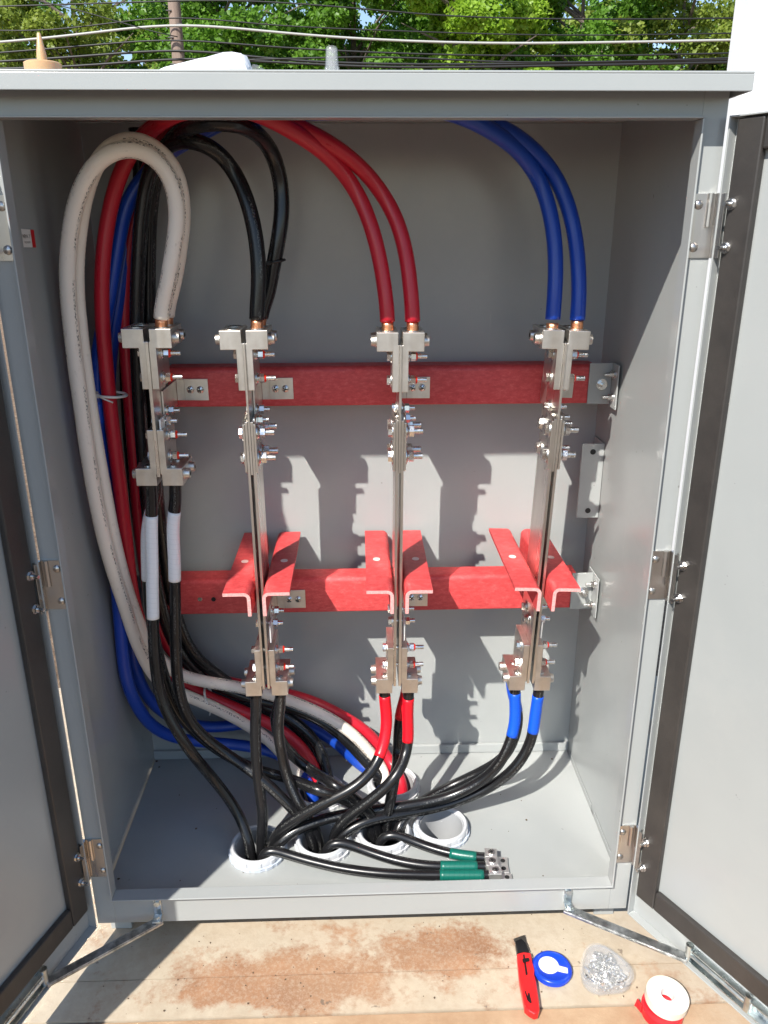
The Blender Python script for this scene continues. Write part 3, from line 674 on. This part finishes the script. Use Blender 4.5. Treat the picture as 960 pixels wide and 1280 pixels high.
cable('branch_cable', Lo('N', -1, .268)+[(185, 650, .262), (184, 700, .255), (187, 760, .25), (198, 820, .245), (210, 862, .24), (226, 896, .24), (262, 930, .25), (310, 958, .26), (357, 972, .265), (397, 987, 'z', .20), (425, 997, 'z', .16), (452, 1012, 'z', .105)]+into(2, -.024, .008),
      RL, 'jacket_black', 'rear black cable in white tape half hidden behind the leftmost one', GL, [(.075, .225, 'tape_white')], bare=False)
# --- phase A
cable('branch_cable', Lo('A', -1, .226)+[(319, 905, .218), (320, 945, .20), (324, 985, .185), (329, 1018, 'z', .11)]+into(0, .006, .012),
      RL, 'jacket_black', 'black cable dropping straight from the second busbar into the front left bushing', GL, bare=False)
cable('branch_cable', Lo('A', 1, .226)+[(347, 905, .22), (352, 942, .212), (361, 977, .205), (374, 1005, 'z', .13)]+into(1, -.012, .014),
      RL, 'jacket_black', 'black cable from the second busbar into the second bushing', GL, bare=False)
cable('branch_cable', Lo('A', 1, .268)+[(343, 895, .27), (347, 917, .275), (360, 940, .28), (388, 962, .275), (418, 981, 'z', .19), (446, 1000, 'z', .14), (466, 1020, 'z', .09)]+into(2, -.012, .012),
      RL, 'jacket_black', 'black cable curving behind from the second busbar to the third bushing', GL, bare=False)
# --- phase B with red tape
cable('branch_cable', Lo('B', -1, .226)+[(484, 893, .222), (482, 920, .21), (473, 951, .185), (452, 978, 'z', .205), (409, 1002, 'z', .165), (374, 1021, 'z', .125), (350, 1038, 'z', .085)]+into(0, .028, .004),
      RL, 'jacket_black', 'left black cable under the middle busbar with long red tape', GL, [(.018, .165, 'tape_red')], bare=False)
cable('branch_cable', Lo('B', 1, .226)+[(509, 893, .225), (511, 918, .22), (508, 942, .21), (497, 968, 'z', .21), (476, 990, 'z', .17), (448, 1011, 'z', .13), (425, 1030, 'z', .085)]+into(1, .022, .010),
      RL, 'jacket_black', 'right black cable under the middle busbar with red tape', GL, [(.022, .135, 'tape_red')], bare=False)
cable('branch_cable', Lo('B', 1, .268)+[(500, 893, .275), (498, 918, .275), (497, 945, .27), (493, 975, 'z', .18), (487, 1005, 'z', .12)]+into(2, .006, .014),
      RL, 'jacket_black', 'black cable with red tape between and behind the other two under the middle busbar', GL, [(.020, .115, 'tape_red')], bare=False)
# --- phase C with blue tape
cable('branch_cable', Lo('C', -1, .226)+[(645, 890, .222), (641, 918, .215), (631, 944, .20), (610, 970, 'z', .17), (565, 995, 'z', .118), (505, 1008, 'z', .102), (455, 1014, 'z', .096), (409, 1023, 'z', .092), (372, 1036, 'z', .082)]+into(0, .034, -.008),
      RL, 'jacket_black', 'long black cable with blue tape crossing in front to the front left bushing', GL, [(.014, .125, 'tape_blue')], bare=False)
cable('branch_cable', Lo('C', 1, .226)+[(669, 890, .226), (667, 915, .222), (657, 942, .215), (640, 964, 'z', .18), (605, 988, 'z', .12), (555, 1007, 'z', .085), (500, 1018, 'z', .085), (450, 1029, 'z', .08)]+into(1, .030, -.002),
      RL, 'jacket_black', 'right black cable under the rightmost busbar with blue tape', GL, [(.024, .125, 'tape_blue')], bare=False)
cable('branch_cable', Lo('C', -1, .268)+[(648, 890, .27), (645, 918, .27), (632, 945, .262), (603, 964, 'z', .13), (565, 982, 'z', .085), (530, 1000, 'z', .07), (508, 1018, 'z', .07)]+into(2, .026, -.002),
      RL, 'jacket_black', 'thin black cable lying lowest behind the blue-taped ones', GL, [(.02, .10, 'tape_blue')], bare=False)
# --- ground wires with green tape and lugs
def ground_wire(i, lst, end, label):
    c = CON[i[0]]
    q0 = [Vector((c.x+i[1], c.y+i[2], -.11)), Vector((c.x+i[1], c.y+i[2], .01)), Vector((c.x+i[1]*1.02+.004, c.y+i[2]-.004, .055))]
    p = q0+[PZ(a, b, z) for a, b, z in lst]
    q = smooth_path(p, relax=4); r = .0105
    d = np.r_[0, np.cumsum(np.linalg.norm(np.diff(q, axis=0), axis=1))]
    o = tube_obj('ground_wire', q, r, 'jacket_black', uoff=random.random()*6, v0=random.random()*3); tag(o, label, 'cable', 'ground wires with green tape')
    tot = d[-1]; sel = (d > tot-end[0]) & (d < tot-end[1]); tube_obj('tape_wrap', q[sel], r+.0009, 'tape_green', o, n=18)
    e = q[-1]; t = q[-1]-q[-4]; a = math.atan2(t[1], t[0]); ca, sa = math.cos(a), math.sin(a)
    def T(p): return Vector((e[0]+p.x*ca-p.y*sa, e[1]+p.x*sa+p.y*ca, e[2]+p.z))
    l_ = MB().box(-.004, .022, -.0125, .0125, -.0105, .0145, T=T).box(.0222, .046, -.0115, .0115, -.0105, -.0055, T=T).build('ground_lug', 'lug_bright', o, bevel=.0012)
    MB().cyl(T(Vector((.010, 0, .0146))), T(Vector((.010, 0, .0168))), .0075, n=16).cyl(T(Vector((.010, 0, .0169))), T(Vector((.010, 0, .0173))), .0035, n=6, mi=1).build('screw', ['steel', 'hole_dark'], l_, smooth='auto')
    MB().cyl(T(Vector((.035, 0, -.0054))), T(Vector((.035, 0, -.0046))), .0050, n=14).build('hole', 'hole_dark', l_)
ground_wire((2, -.012, -.022), [(488, 1041, .066), (505, 1047, .056), (530, 1057, .047), (560, 1066, .043), (590, 1071, .043), (608, 1072, .043)], (.085, .018), 'ground wire with green tape emerging from the third bushing, uppermost of three')
ground_wire((1, .004, -.028), [(418, 1051, .068), (440, 1057, .058), (470, 1068, .048), (505, 1078, .043), (545, 1083, .043), (580, 1083, .043), (609, 1083, .043)], (.105, .016), 'ground wire with green tape emerging from the second bushing, middle of three')
ground_wire((0, .010, -.030), [(332, 1060, .066), (352, 1066, .057), (390, 1077, .048), (430, 1086, .043), (480, 1092, .043), (545, 1094, .043), (590, 1094, .043), (613, 1094, .043)], (.108, .014), 'lowest ground wire with green tape, along the front lip')

# ---- cable ties
def tie(px, py, Y, rx, rz, tilt, mat, label, yaw=0.0, tail=None):
    c = P(px, py, Y); n = 28; q = []
    for k in range(n+1):
        t = 2*math.pi*k/n; v = Vector((0, rx*math.cos(t), rz*math.sin(t)))
        v = Matrix.Rotation(tilt, 3, 'Y') @ v; v = Matrix.Rotation(yaw, 3, 'Z') @ v; q.append(c+v)
    e = empty('cable_tie', c); tag(e, label, 'cable tie', 'cable ties on the cables')
    put(tube_obj('strap', np.array(q), .0026, mat, n=8, caps=False), e)
    h = q[int(n*.62)]
    put(MB().box(h.x-.004, h.x+.004, h.y-.004, h.y+.003, h.z-.004, h.z+.004).build('head', mat, None, bevel=.001), e)
    if tail: put(tube_obj('tail', np.array([h, h+Vector(tail)*.5+Vector((0, -.003, 0)), h+Vector(tail)]), .0016, mat, n=8), e)
tie(262, 873, .385, .026, .030, math.radians(-18), 'zip_white', 'white cable tie round the white and red cables near the floor', 0, (-.004, -.004, -.012))
tie(138, 493, .275, .026, .030, math.radians(95), 'zip_white', 'white cable tie round the blue and red cables on the left', 0, (.03, -.006, -.012))
tie(344, 327, .278, .0175, .0175, math.radians(80), 'zip_black', 'black cable tie on the rear black cable at top', 0, (.006, -.008, .018))
# blue tape on the left blue cable
lb = CABLES['left blue cable arching up from the rightmost busbar']
kk = np.argmin(np.linalg.norm(lb-np.array(P(124, 512, .295)), axis=1))
tube_obj('tape_wrap', lb[kk-2:kk+5], RU+.001, 'tape_blue', next(o for o in bpy.data.objects if o.get('label') == 'left blue cable arching up from the rightmost busbar'))

# ================================================================== TOOLS ON THE PAD
def flat_outline(pl, z, z1):
    return [(lambda p: (p.x, p.y))(PZ(630+x/4, 1160+y/4, z)) for x, y in pl]
kn = empty('utility_knife', PZ(663, 1220, PADZ)); tag(kn, 'red and black utility knife with its blade out on the pad', 'knife')
zk = PADZ+.001
body = flat_outline([(62, 160), (95, 152), (132, 156), (139, 200), (150, 240), (148, 262), (158, 300), (168, 370), (176, 438), (168, 458), (150, 466), (120, 448), (101, 430), (90, 370), (74, 290)], PADZ, 0)
put(MB().prism(body, zk, zk+.017, 'z').build('handle', 'tool_red', None, bevel=.003, seg=3), kn)
head = flat_outline([(54, 92), (84, 78), (108, 100), (124, 142), (118, 151), (98, 148), (64, 154)], PADZ, 0)
put(MB().prism(head, zk+.001, zk+.014, 'z').build('nose', 'tool_black', None, bevel=.002), kn)
bl = flat_outline([(46, 70), (56, 66), (102, 50), (110, 96), (84, 76.5), (54, 90)], PADZ, 0)
put(MB().prism(bl, zk+.006, zk+.0075, 'z').build('blade', 'blade', None), kn)
sl1 = flat_outline([(92, 168), (100, 166), (116, 268), (106, 272)], PADZ, 0)
put(MB().prism(sl1, zk+.0171, zk+.0176, 'z').build('slider_slot', 'tool_black', None), kn)
sl2 = flat_outline([(88, 195), (122, 188), (124, 204), (92, 212)], PADZ, 0)
put(MB().prism(sl2, zk+.0177, zk+.021, 'z').build('slider_button', 'tool_black', None, bevel=.001), kn)
for a in ([(100, 352), (106, 350), (120, 392), (113, 394)], [(118, 360), (124, 358), (136, 410), (128, 412), (112, 395)]):
    put(MB().prism(flat_outline(a, PADZ, 0), zk+.0171, zk+.0175, 'z').build('grip_mark', 'tool_black', None), kn)
# blue tape case
tc = PZ(690, 1209, PADZ+.012); cs = empty('tape_case', (tc.x, tc.y, PADZ)); tag(cs, 'round blue tape case with white keyhole label beside the knife', 'tape case')
R_ = .0375
MB().lathe([(0, .0008), (R_-.003, .0008), (R_, .004), (R_, .0125), (R_-.0015, .0145), (R_-.005, .0155), (R_-.007, .0140), (0, .0138)], n=56, closed=False).build('shell', 'case_blue', cs, smooth='auto')
lab = [(.020*math.cos(math.radians(a)), .020*math.sin(math.radians(a))) for a in range(-18-0+20, 360-20, 8)]
lab = [(.0195*math.cos(math.radians(a))-.006, .0195*math.sin(math.radians(a))+.003) for a in range(-5, 320, 8)] + [(.016, -.014), (.027, -.017), (.029, -.005), (.016, .000)]
MB().prism(lab, .0142, .0146, 'z').build('label', 'paper_white', cs)
MB().lathe([(R_+.0002, .0085), (R_+.0012, .009), (R_+.0012, .0105), (R_+.0002, .011)], n=56).build('seam_ring', 'case_blue', cs, smooth='auto')
# clear box of screws
bc = PZ(755, 1216, PADZ+.012); bx = empty('screw_box', (bc.x, bc.y, PADZ)); tag(bx, 'clear rounded plastic box holding loose screws on the pad', 'box')
outl = []
for k in range(60):
    a = 2*math.pi*k/60
    r = .0405 + .0042*math.cos(3*(a-math.radians(95))) + .0015*math.cos(2*a)
    outl.append((r*1.14*math.cos(a), r*1.22*math.sin(a)))
def ring(sc_, z): return [(x*sc_, y*sc_, z) for x, y in outl]
rs = [ring(.90, .0006), ring(.97, .004), ring(1.0, .012), ring(1.0, .024), ring(1.04, .0245), ring(1.04, .0275), ring(.98, .029), ring(.9, .030),
      ring(.88, .0288), ring(.965, .0275), ring(.965, .012), ring(.93, .005), ring(.87, .0022)]
N = 60; vs = [p for r in rs for p in r]; fs = []
for i in range(len(rs)-1):
    for k in range(N): fs.append((i*N+k, i*N+(k+1) % N, (i+1)*N+(k+1) % N, (i+1)*N+k))
fs.append(tuple(range(N))[::-1]); fs.append(tuple((len(rs)-1)*N+k for k in range(N)))
MB().add(vs, fs).build('tray', 'clear_plastic', bx, smooth='auto')
MB().add(ring(.86, .0302)+ring(.86, .0318), [tuple(range(N))[::-1], tuple(range(N, 2*N))]+[(k, (k+1) % N, N+(k+1) % N, N+k) for k in range(N)]).build('lid', 'clear_plastic', bx, smooth='auto')
pm = MB()
for k in range(170):
    a = random.random()*6.283; rr = .034*math.sqrt(random.random()); z = .0065+random.random()*.016
    c_ = Vector((rr*math.cos(a), rr*math.sin(a)*1.05, z)); dv = Vector((random.gauss(0, 1), random.gauss(0, 1), random.gauss(0, .4))).normalized()
    pm.cyl(c_-dv*.0065, c_+dv*.005, .0017, n=6).cyl(c_+dv*.005, c_+dv*.0078, .0044, .0042, n=8)
pl_ = pm.build('screw_pile', 'steel'); pl_.location = (bc.x, bc.y, PADZ); tag(pl_, 'heap of small bright screws inside the clear box', 'screws'); pl_['kind'] = 'stuff'
# tape rolls, the white one lying on the red one
tr_ = PZ(829, 1262, PADZ+.012)
def roll(name, c, tilt, rot_, r, h, side, face, label):
    e = empty(name, c); tag(e, label, 'tape roll')
    e.rotation_euler = (tilt, rot_, .4)
    MB().lathe([(.0155, .0006), (r, .0006), (r, h-.0006), (.0155, h-.0006)], n=56).build('tape', [side], e, bevel=.0006)
    MB().lathe([(.0125, .0002), (.0152, .0002), (.0152, h), (.0125, h)], n=40).build('core', face, e, smooth='auto')
    return e
roll('tape_roll', (tr_.x-.001, tr_.y+.002, PADZ+.0002), 0, 0, .0375, .0185, 'tape_red_side', 'tape_red_side', 'red tape roll under the white one at the right end of the tools')
rw = roll('tape_roll', (tr_.x+.008, tr_.y+.011, PADZ+.0192), math.radians(5), math.radians(2), .0385, .0190, 'tape_paper', 'paper_white', 'white tape roll lying on the red roll')
fl = MB()
tp = [Vector((tr_.x-.0385, tr_.y+.004, PADZ+.001)), Vector((tr_.x-.043, tr_.y+.016, PADZ+.001)), Vector((tr_.x-.046, tr_.y+.019, PADZ+.001))]
rr_ = next(o for o in bpy.data.objects if o.get('label', '').startswith('red tape roll'))
fm = MB()
for i, p in enumerate(tp): fm.v += [(p.x, p.y, p.z), (p.x+.002*i, p.y, p.z+.0175)]
fm.f = [(0, 1, 3, 2), (2, 3, 5, 4)]; fm.mi = [0, 0]
lf = fm.build('loose_end', 'tape_red_side'); sd_ = lf.modifiers.new('thick', 'SOLIDIFY'); sd_.thickness = .0012
lf.parent = rr_; lf.matrix_parent_inverse = (Matrix.Translation(rr_.location) @ rr_.rotation_euler.to_matrix().to_4x4()).inverted()

# crumbs of dirt and swarf on the pad and the cabinet floor
db = MB()
def crumb(x, y, z, r):
    k = random.random()*6.28; pr = [(x+r*random.uniform(.5, 1)*math.cos(k+a), y+r*random.uniform(.5, 1)*math.sin(k+a)) for a in (0, 1.2, 2.6, 3.7, 5.0)]
    db.prism(pr, z+.0002, z+.0002+r*random.uniform(.3, .8), 'z')
for k in range(26): crumb(random.uniform(-.48, .48), random.uniform(.03, .46), ZF, random.uniform(.0007, .0019))
for k in range(90): crumb(random.uniform(-.55, .62), random.uniform(-.16, .05), PADZ, random.uniform(.0006, .0022))
for px, py in ((196, 952), (199, 959), (148, 1099), (245, 1036), (690, 949), (658, 1025)):
    p = PZ(px, py, ZF); crumb(p.x, p.y, ZF, .0032)
do = db.build('debris', 'crumb'); tag(do, 'scattered crumbs of dirt on the cabinet floor and the pad', 'debris'); do['kind'] = 'stuff'
# ================================================================== THINGS ON THE ROOF
RZ_ = H+.0250
def roofpos(px, Y): return Vector((P(px, 85, Y).x, Y, RZ_))
noz = empty('sealant_nozzle', roofpos(54, .10)); tag(noz, 'amber cone nozzle with round flange standing on the cabinet roof', 'nozzle')
MB().lathe([(0, .0), (.026, .0), (.0265, .003), (.0265, .032), (.024, .0335), (.006, .0345)], n=40, closed=False).build('flange', 'amber_plastic', noz, smooth='auto')
MB().lathe([(.0075, .034), (.0068, .045), (.0026, .071), (.0018, .072), (0, .072)], n=24, closed=False).build('cone', 'amber_plastic', noz, smooth='auto')
tb = roofpos(254, .10); tu = empty('sealant_tube', tb); tag(tu, 'white squeeze tube lying on the cabinet roof', 'tube')
xs = [(-.104, .001, .030), (-.085, .006, .030), (-.05, .0135, .028), (.0, .021, .026), (.030, .0252, .0255), (.046, .0265, .0255), (.058, .0258, .0250), (.066, .0225, .0225), (.0705, .0170, .0180), (.0725, .0110, .0120)]
mb = MB(); n = 24
zc_ = .0285
for (x, rz, ry) in xs:
    for k in range(n):
        t = 2*math.pi*k/n; mb.v.append((x, ry*math.cos(t), (zc_*(rz/.0265)+.003*(1-rz/.0265)) + rz*math.sin(t)*(1 if math.sin(t) > 0 else .98)))
for i in range(len(xs)-1):
    for k in range(n): mb.f.append((i*n+k, i*n+(k+1) % n, (i+1)*n+(k+1) % n, (i+1)*n+k)); mb.mi.append(0)
mb.f.append(tuple(range(n))); mb.mi.append(0); mb.f.append(tuple((len(xs)-1)*n+k for k in range(n))); mb.mi.append(0)
mb.v = [(x+random.gauss(0, .0012), y+random.gauss(0, .0012), max(.0004, z+random.gauss(0, .0013))) for x, y, z in mb.v]
mb.build('tube_body', 'film_white', tu, smooth='auto'); tu.scale = (1.0, 1.45, .86)
MB().cyl((.0730, 0, .026), (.084, 0, .024), .0115, .0108, n=20).cyl((.0841, 0, .024), (.096, 0, .021), .0085, .006, n=14).build('cap', 'clear_plastic', tu, smooth='auto')
cp = roofpos(415, .12); cc_ = empty('clear_cap', cp); tag(cc_, 'small clear ribbed plastic cap standing on the cabinet roof', 'cap')
MB().lathe([(.0102, 0), (.0102, .034), (.0088, .057), (.0070, .0595), (0, .0595), (0, .058), (.0068, .057), (.0075, .055), (.0088, .034), (.0088, .0)], n=24, closed=False).build('shell', 'clear_plastic', cc_, smooth='auto')
for k in range(10):
    t = 2*math.pi*k/10
    MB().cyl((.0103*math.cos(t), .0103*math.sin(t), .001), (.0103*math.cos(t), .0103*math.sin(t), .032), .0010, n=6).build('rib', 'clear_plastic', cc_)

# ================================================================== BACKGROUND
# white post to the right behind the cabinet
wp = empty('white_post', (1.478, 2.06, -.13)); tag(wp, 'square white post standing behind the right side of the cabinet', 'post')
MB().box(-.064, .064, -.064, .064, 0, 3.6).build('shaft', 'post_white', wp, bevel=.006)
MB().box(-.085, .085, -.085, .085, 3.6005, 3.63).build('post_cap', 'post_white', wp, bevel=.006)
# utility pole
pp = P(222, 60, 20.0); po = empty('utility_pole', (pp.x, 20.0, -.13)); tag(po, 'weathered wooden utility pole among the trees', 'utility pole')
MB().cyl((0, 0, 0), (0, 0, 11.5), .17, .115, n=20).build('shaft', 'pole_wood', po, smooth='auto')
MB().box(-1.2, 1.2, -.20, -.14, 10.3, 10.42).build('crossarm', 'pole_wood', po, bevel=.01)
for k in range(14): MB().cyl((-.17 if k % 2 else .05, -.14, 4.2+k*.27), (-.05 if k % 2 else .17, -.14, 4.2+k*.27), .018, n=8).build('step_bolt', 'wire_black', po)
WIRES = [
    ([(-120, 60), (0, 53), (110, 42), (205, 30.5), (260, 32), (340, 40), (440, 48), (600, 54), (760, 53), (1100, 46)], .027, 'wire_grey', 'thick pale cable sagging from the utility pole across the whole view'),
    ([(-120, 12), (0, 8), (130, 4), (222, 1), (290, 0), (420, 8), (560, 20), (750, 24), (1100, 20)], .016, 'wire_black', 'topmost black wire crossing in front of the trees'),
    ([(-120, 74), (0, 66), (110, 57), (215, 49), (330, 58), (480, 66), (700, 70), (1100, 62)], .019, 'wire_black', 'black wire just under the pale cable'),
    ([(-120, 82), (0, 77), (110, 70), (215, 62), (260, 64), (340, 74), (480, 80), (700, 79), (1100, 70)], .026, 'wire_black', 'thick black wire below the pale cable, third from top at the pole'),
    ([(-120, 88), (40, 85), (140, 80), (215, 73), (330, 77), (480, 84), (700, 82), (1100, 74)], .026, 'wire_black', 'lowest black wire just above the cabinet roof'),
    ([(-120, 30), (30, 40), (110, 33), (215, 20), (330, 31), (480, 38), (700, 44), (1100, 38)], .014, 'wire_black', 'thin black wire above the pale cable'),
    ([(300, 75), (480, 71), (640, 78), (800, 76), (1100, 66)], .019, 'wire_black', 'black wire joining midway and running low to the right'),
    ([(-100, -20), (60, 2), (110, 14), (150, 30), (222, 46)], .011, 'wire_black', 'thin wire slanting down to the pole from the upper left'),
]
for i, (lst, r, mt, lab_) in enumerate(WIRES):
    Yw = 19.6-.12*i
    q = smooth_path([P(x, y, Yw) for x, y in lst], step=.35, relax=2)
    tag(tube_obj('overhead_wire', q, r, mt, n=8), lab_, 'wire', 'overhead wires')
# trees
def tree(name, X, Y, h, rx, rz, cz, nleaf, size, mat, label, dens=.55, seed=0, clump=.55):
    rng = np.random.default_rng(100+seed); z0 = -.13; nleaf = int(nleaf*2.2)
    e = empty(name, (X, Y, z0)); tag(e, label, 'tree', 'trees behind the cabinet')
    tr = MB(); tr.cyl((0, 0, 0), (.1, 0, h*.45), .19*rx/3, .13*rx/3, n=12); tr.cyl((.1, 0, h*.448), (0, .1, h*.9), .13*rx/3, .03, n=10)
    for k in range(16):
        a = rng.random()*6.28; zz = h*(.25+.5*rng.random()); L = rx*(.6+.35*rng.random())
        p0 = Vector((.06, 0, zz)); p1 = p0+Vector((math.cos(a)*L*.5, math.sin(a)*L*.5, L*.35)); p2 = p0+Vector((math.cos(a)*L, math.sin(a)*L, L*.55))
        tr.cyl(p0, p1, .055, .035, n=7).cyl(p1, p2, .035, .010, n=6)
    tr.build('trunk', 'bark', e, smooth='auto')
    # clumps of leaves through the crown's volume
    nc = int(dens*140*(rx/3)**2)
    d = rng.normal(size=(nc, 3)); d /= np.linalg.norm(d, axis=1)[:, None]
    rad = (rng.random(nc)**.45)[:, None]
    cen = d*rad*np.array([rx, rx, rz]); cen *= (1+.22*np.sin(d[:, :1]*5+seed)*np.cos(d[:, 2:]*4+seed*2)); cen[:, 2] += cz
    ci = rng.integers(0, nc, nleaf); cr = (clump*(.6+.8*rng.random(nc)))[ci]
    off = rng.normal(size=(nleaf, 3)); off /= np.linalg.norm(off, axis=1)[:, None]; off *= (rng.random(nleaf)**.4)[:, None]*cr[:, None]*np.array([1, 1, .75])
    c = cen[ci]+off
    nrm = rng.normal(size=(nleaf, 3))+off/cr[:, None]*.9+np.array([0, 0, .7]); nrm /= np.linalg.norm(nrm, axis=1)[:, None]
    a = np.cross(nrm, rng.normal(size=(nleaf, 3))); a /= np.linalg.norm(a, axis=1)[:, None]; b = np.cross(nrm, a)
    s = (size*.64*(.6+.8*rng.random(nleaf)))[:, None]
    # a leaf: five-cornered, folded along its rib
    V = np.stack([c-a*s*.55, c-a*s*.05+b*s*.48+nrm*s*.12, c+a*s*.35+b*s*.22, c+a*s*.62, c+a*s*.30-b*s*.24, c-a*s*.08-b*s*.46+nrm*s*.12], 1).reshape(-1, 3)
    k = np.arange(nleaf)*6
    F = np.stack([k, k+1, k+2, k+3, k, k+3, k+4, k+5], 1).reshape(-1)
    me = bpy.data.meshes.new('crown'); me.vertices.add(len(V)); me.vertices.foreach_set('co', V.reshape(-1)); me.loops.add(len(F)); me.loops.foreach_set('vertex_index', F)
    nf = nleaf*2; me.polygons.add(nf); me.polygons.foreach_set('loop_start', np.arange(nf)*4); me.polygons.foreach_set('loop_total', np.full(nf, 4)); me.update(); me.validate()
    me.materials.append(M[mat]); o = bpy.data.objects.new('crown', me); COL.objects.link(o); o.parent = e
def TX(px, Y): return P(px, 60, Y).x
tree('broadleaf_tree', TX(-40, 25), 25, 9.5, 3.0, 4.2, 5.6, 11000, .17, 'leaf_olive', 'thin olive tree at the far left edge', .42, 1)
tree('broadleaf_tree', TX(95, 24), 24, 9.0, 2.6, 4.0, 5.4, 10000, .17, 'leaf_olive', 'light airy tree left of the utility pole', .40, 2)
tree('broadleaf_tree', TX(270, 25), 25, 10, 3.2, 4.6, 5.8, 20000, .18, 'leaf_deep', 'dense deep green tree just right of the utility pole', .75, 3)
tree('broadleaf_tree', TX(440, 26), 26, 10, 3.2, 4.6, 5.8, 22000, .18, 'leaf_deep', 'dense deep green tree behind the clear cap', .8, 4)
tree('broadleaf_tree', TX(590, 23), 23, 9.5, 2.4, 4.4, 5.6, 20000, .18, 'leaf_bright', 'bright green tree right of the middle of the view', .8, 5)
tree('broadleaf_tree', TX(725, 25), 25, 9.5, 2.6, 4.4, 5.6, 16000, .18, 'leaf_deep', 'green tree between the bright one and the yellowish one', .6, 6)
tree('broadleaf_tree', TX(850, 24), 24, 9.0, 2.8, 4.2, 5.4, 15000, .16, 'leaf_olive', 'yellowish green tree beside the white post', .5, 7)
tree('broadleaf_tree', TX(1010, 25), 25, 9.5, 3.0, 4.4, 5.6, 13000, .17, 'leaf_deep', 'dark tree behind the right of the white post', .55, 8)
tree('small_tree', TX(382, 17), 17, 4.3, .95, 1.7, 2.95, 6500, .13, 'leaf_bright', 'small yellow-green tree between the tube and the clear cap', 4.2, 9, .30)
for i, (px, mt) in enumerate(((20, 'leaf_deep'), (180, 'leaf_olive'), (350, 'leaf_deep'), (520, 'leaf_deep'), (660, 'leaf_olive'), (790, 'leaf_deep'), (930, 'leaf_olive'))):
    tree('background_tree', TX(px, 33), 33, 10, 3.6, 4.6, 5.2, 9000, .24, mt,
         ['tree in the back row at the far left', 'back row tree directly behind the utility pole', 'back row tree behind the small yellow-green tree', 'back row tree left of the bright green one',
          'back row tree right of the bright green one', 'back row tree left of the yellowish tree', 'back row tree next to the white post'][i], .5, 20+i, .75)
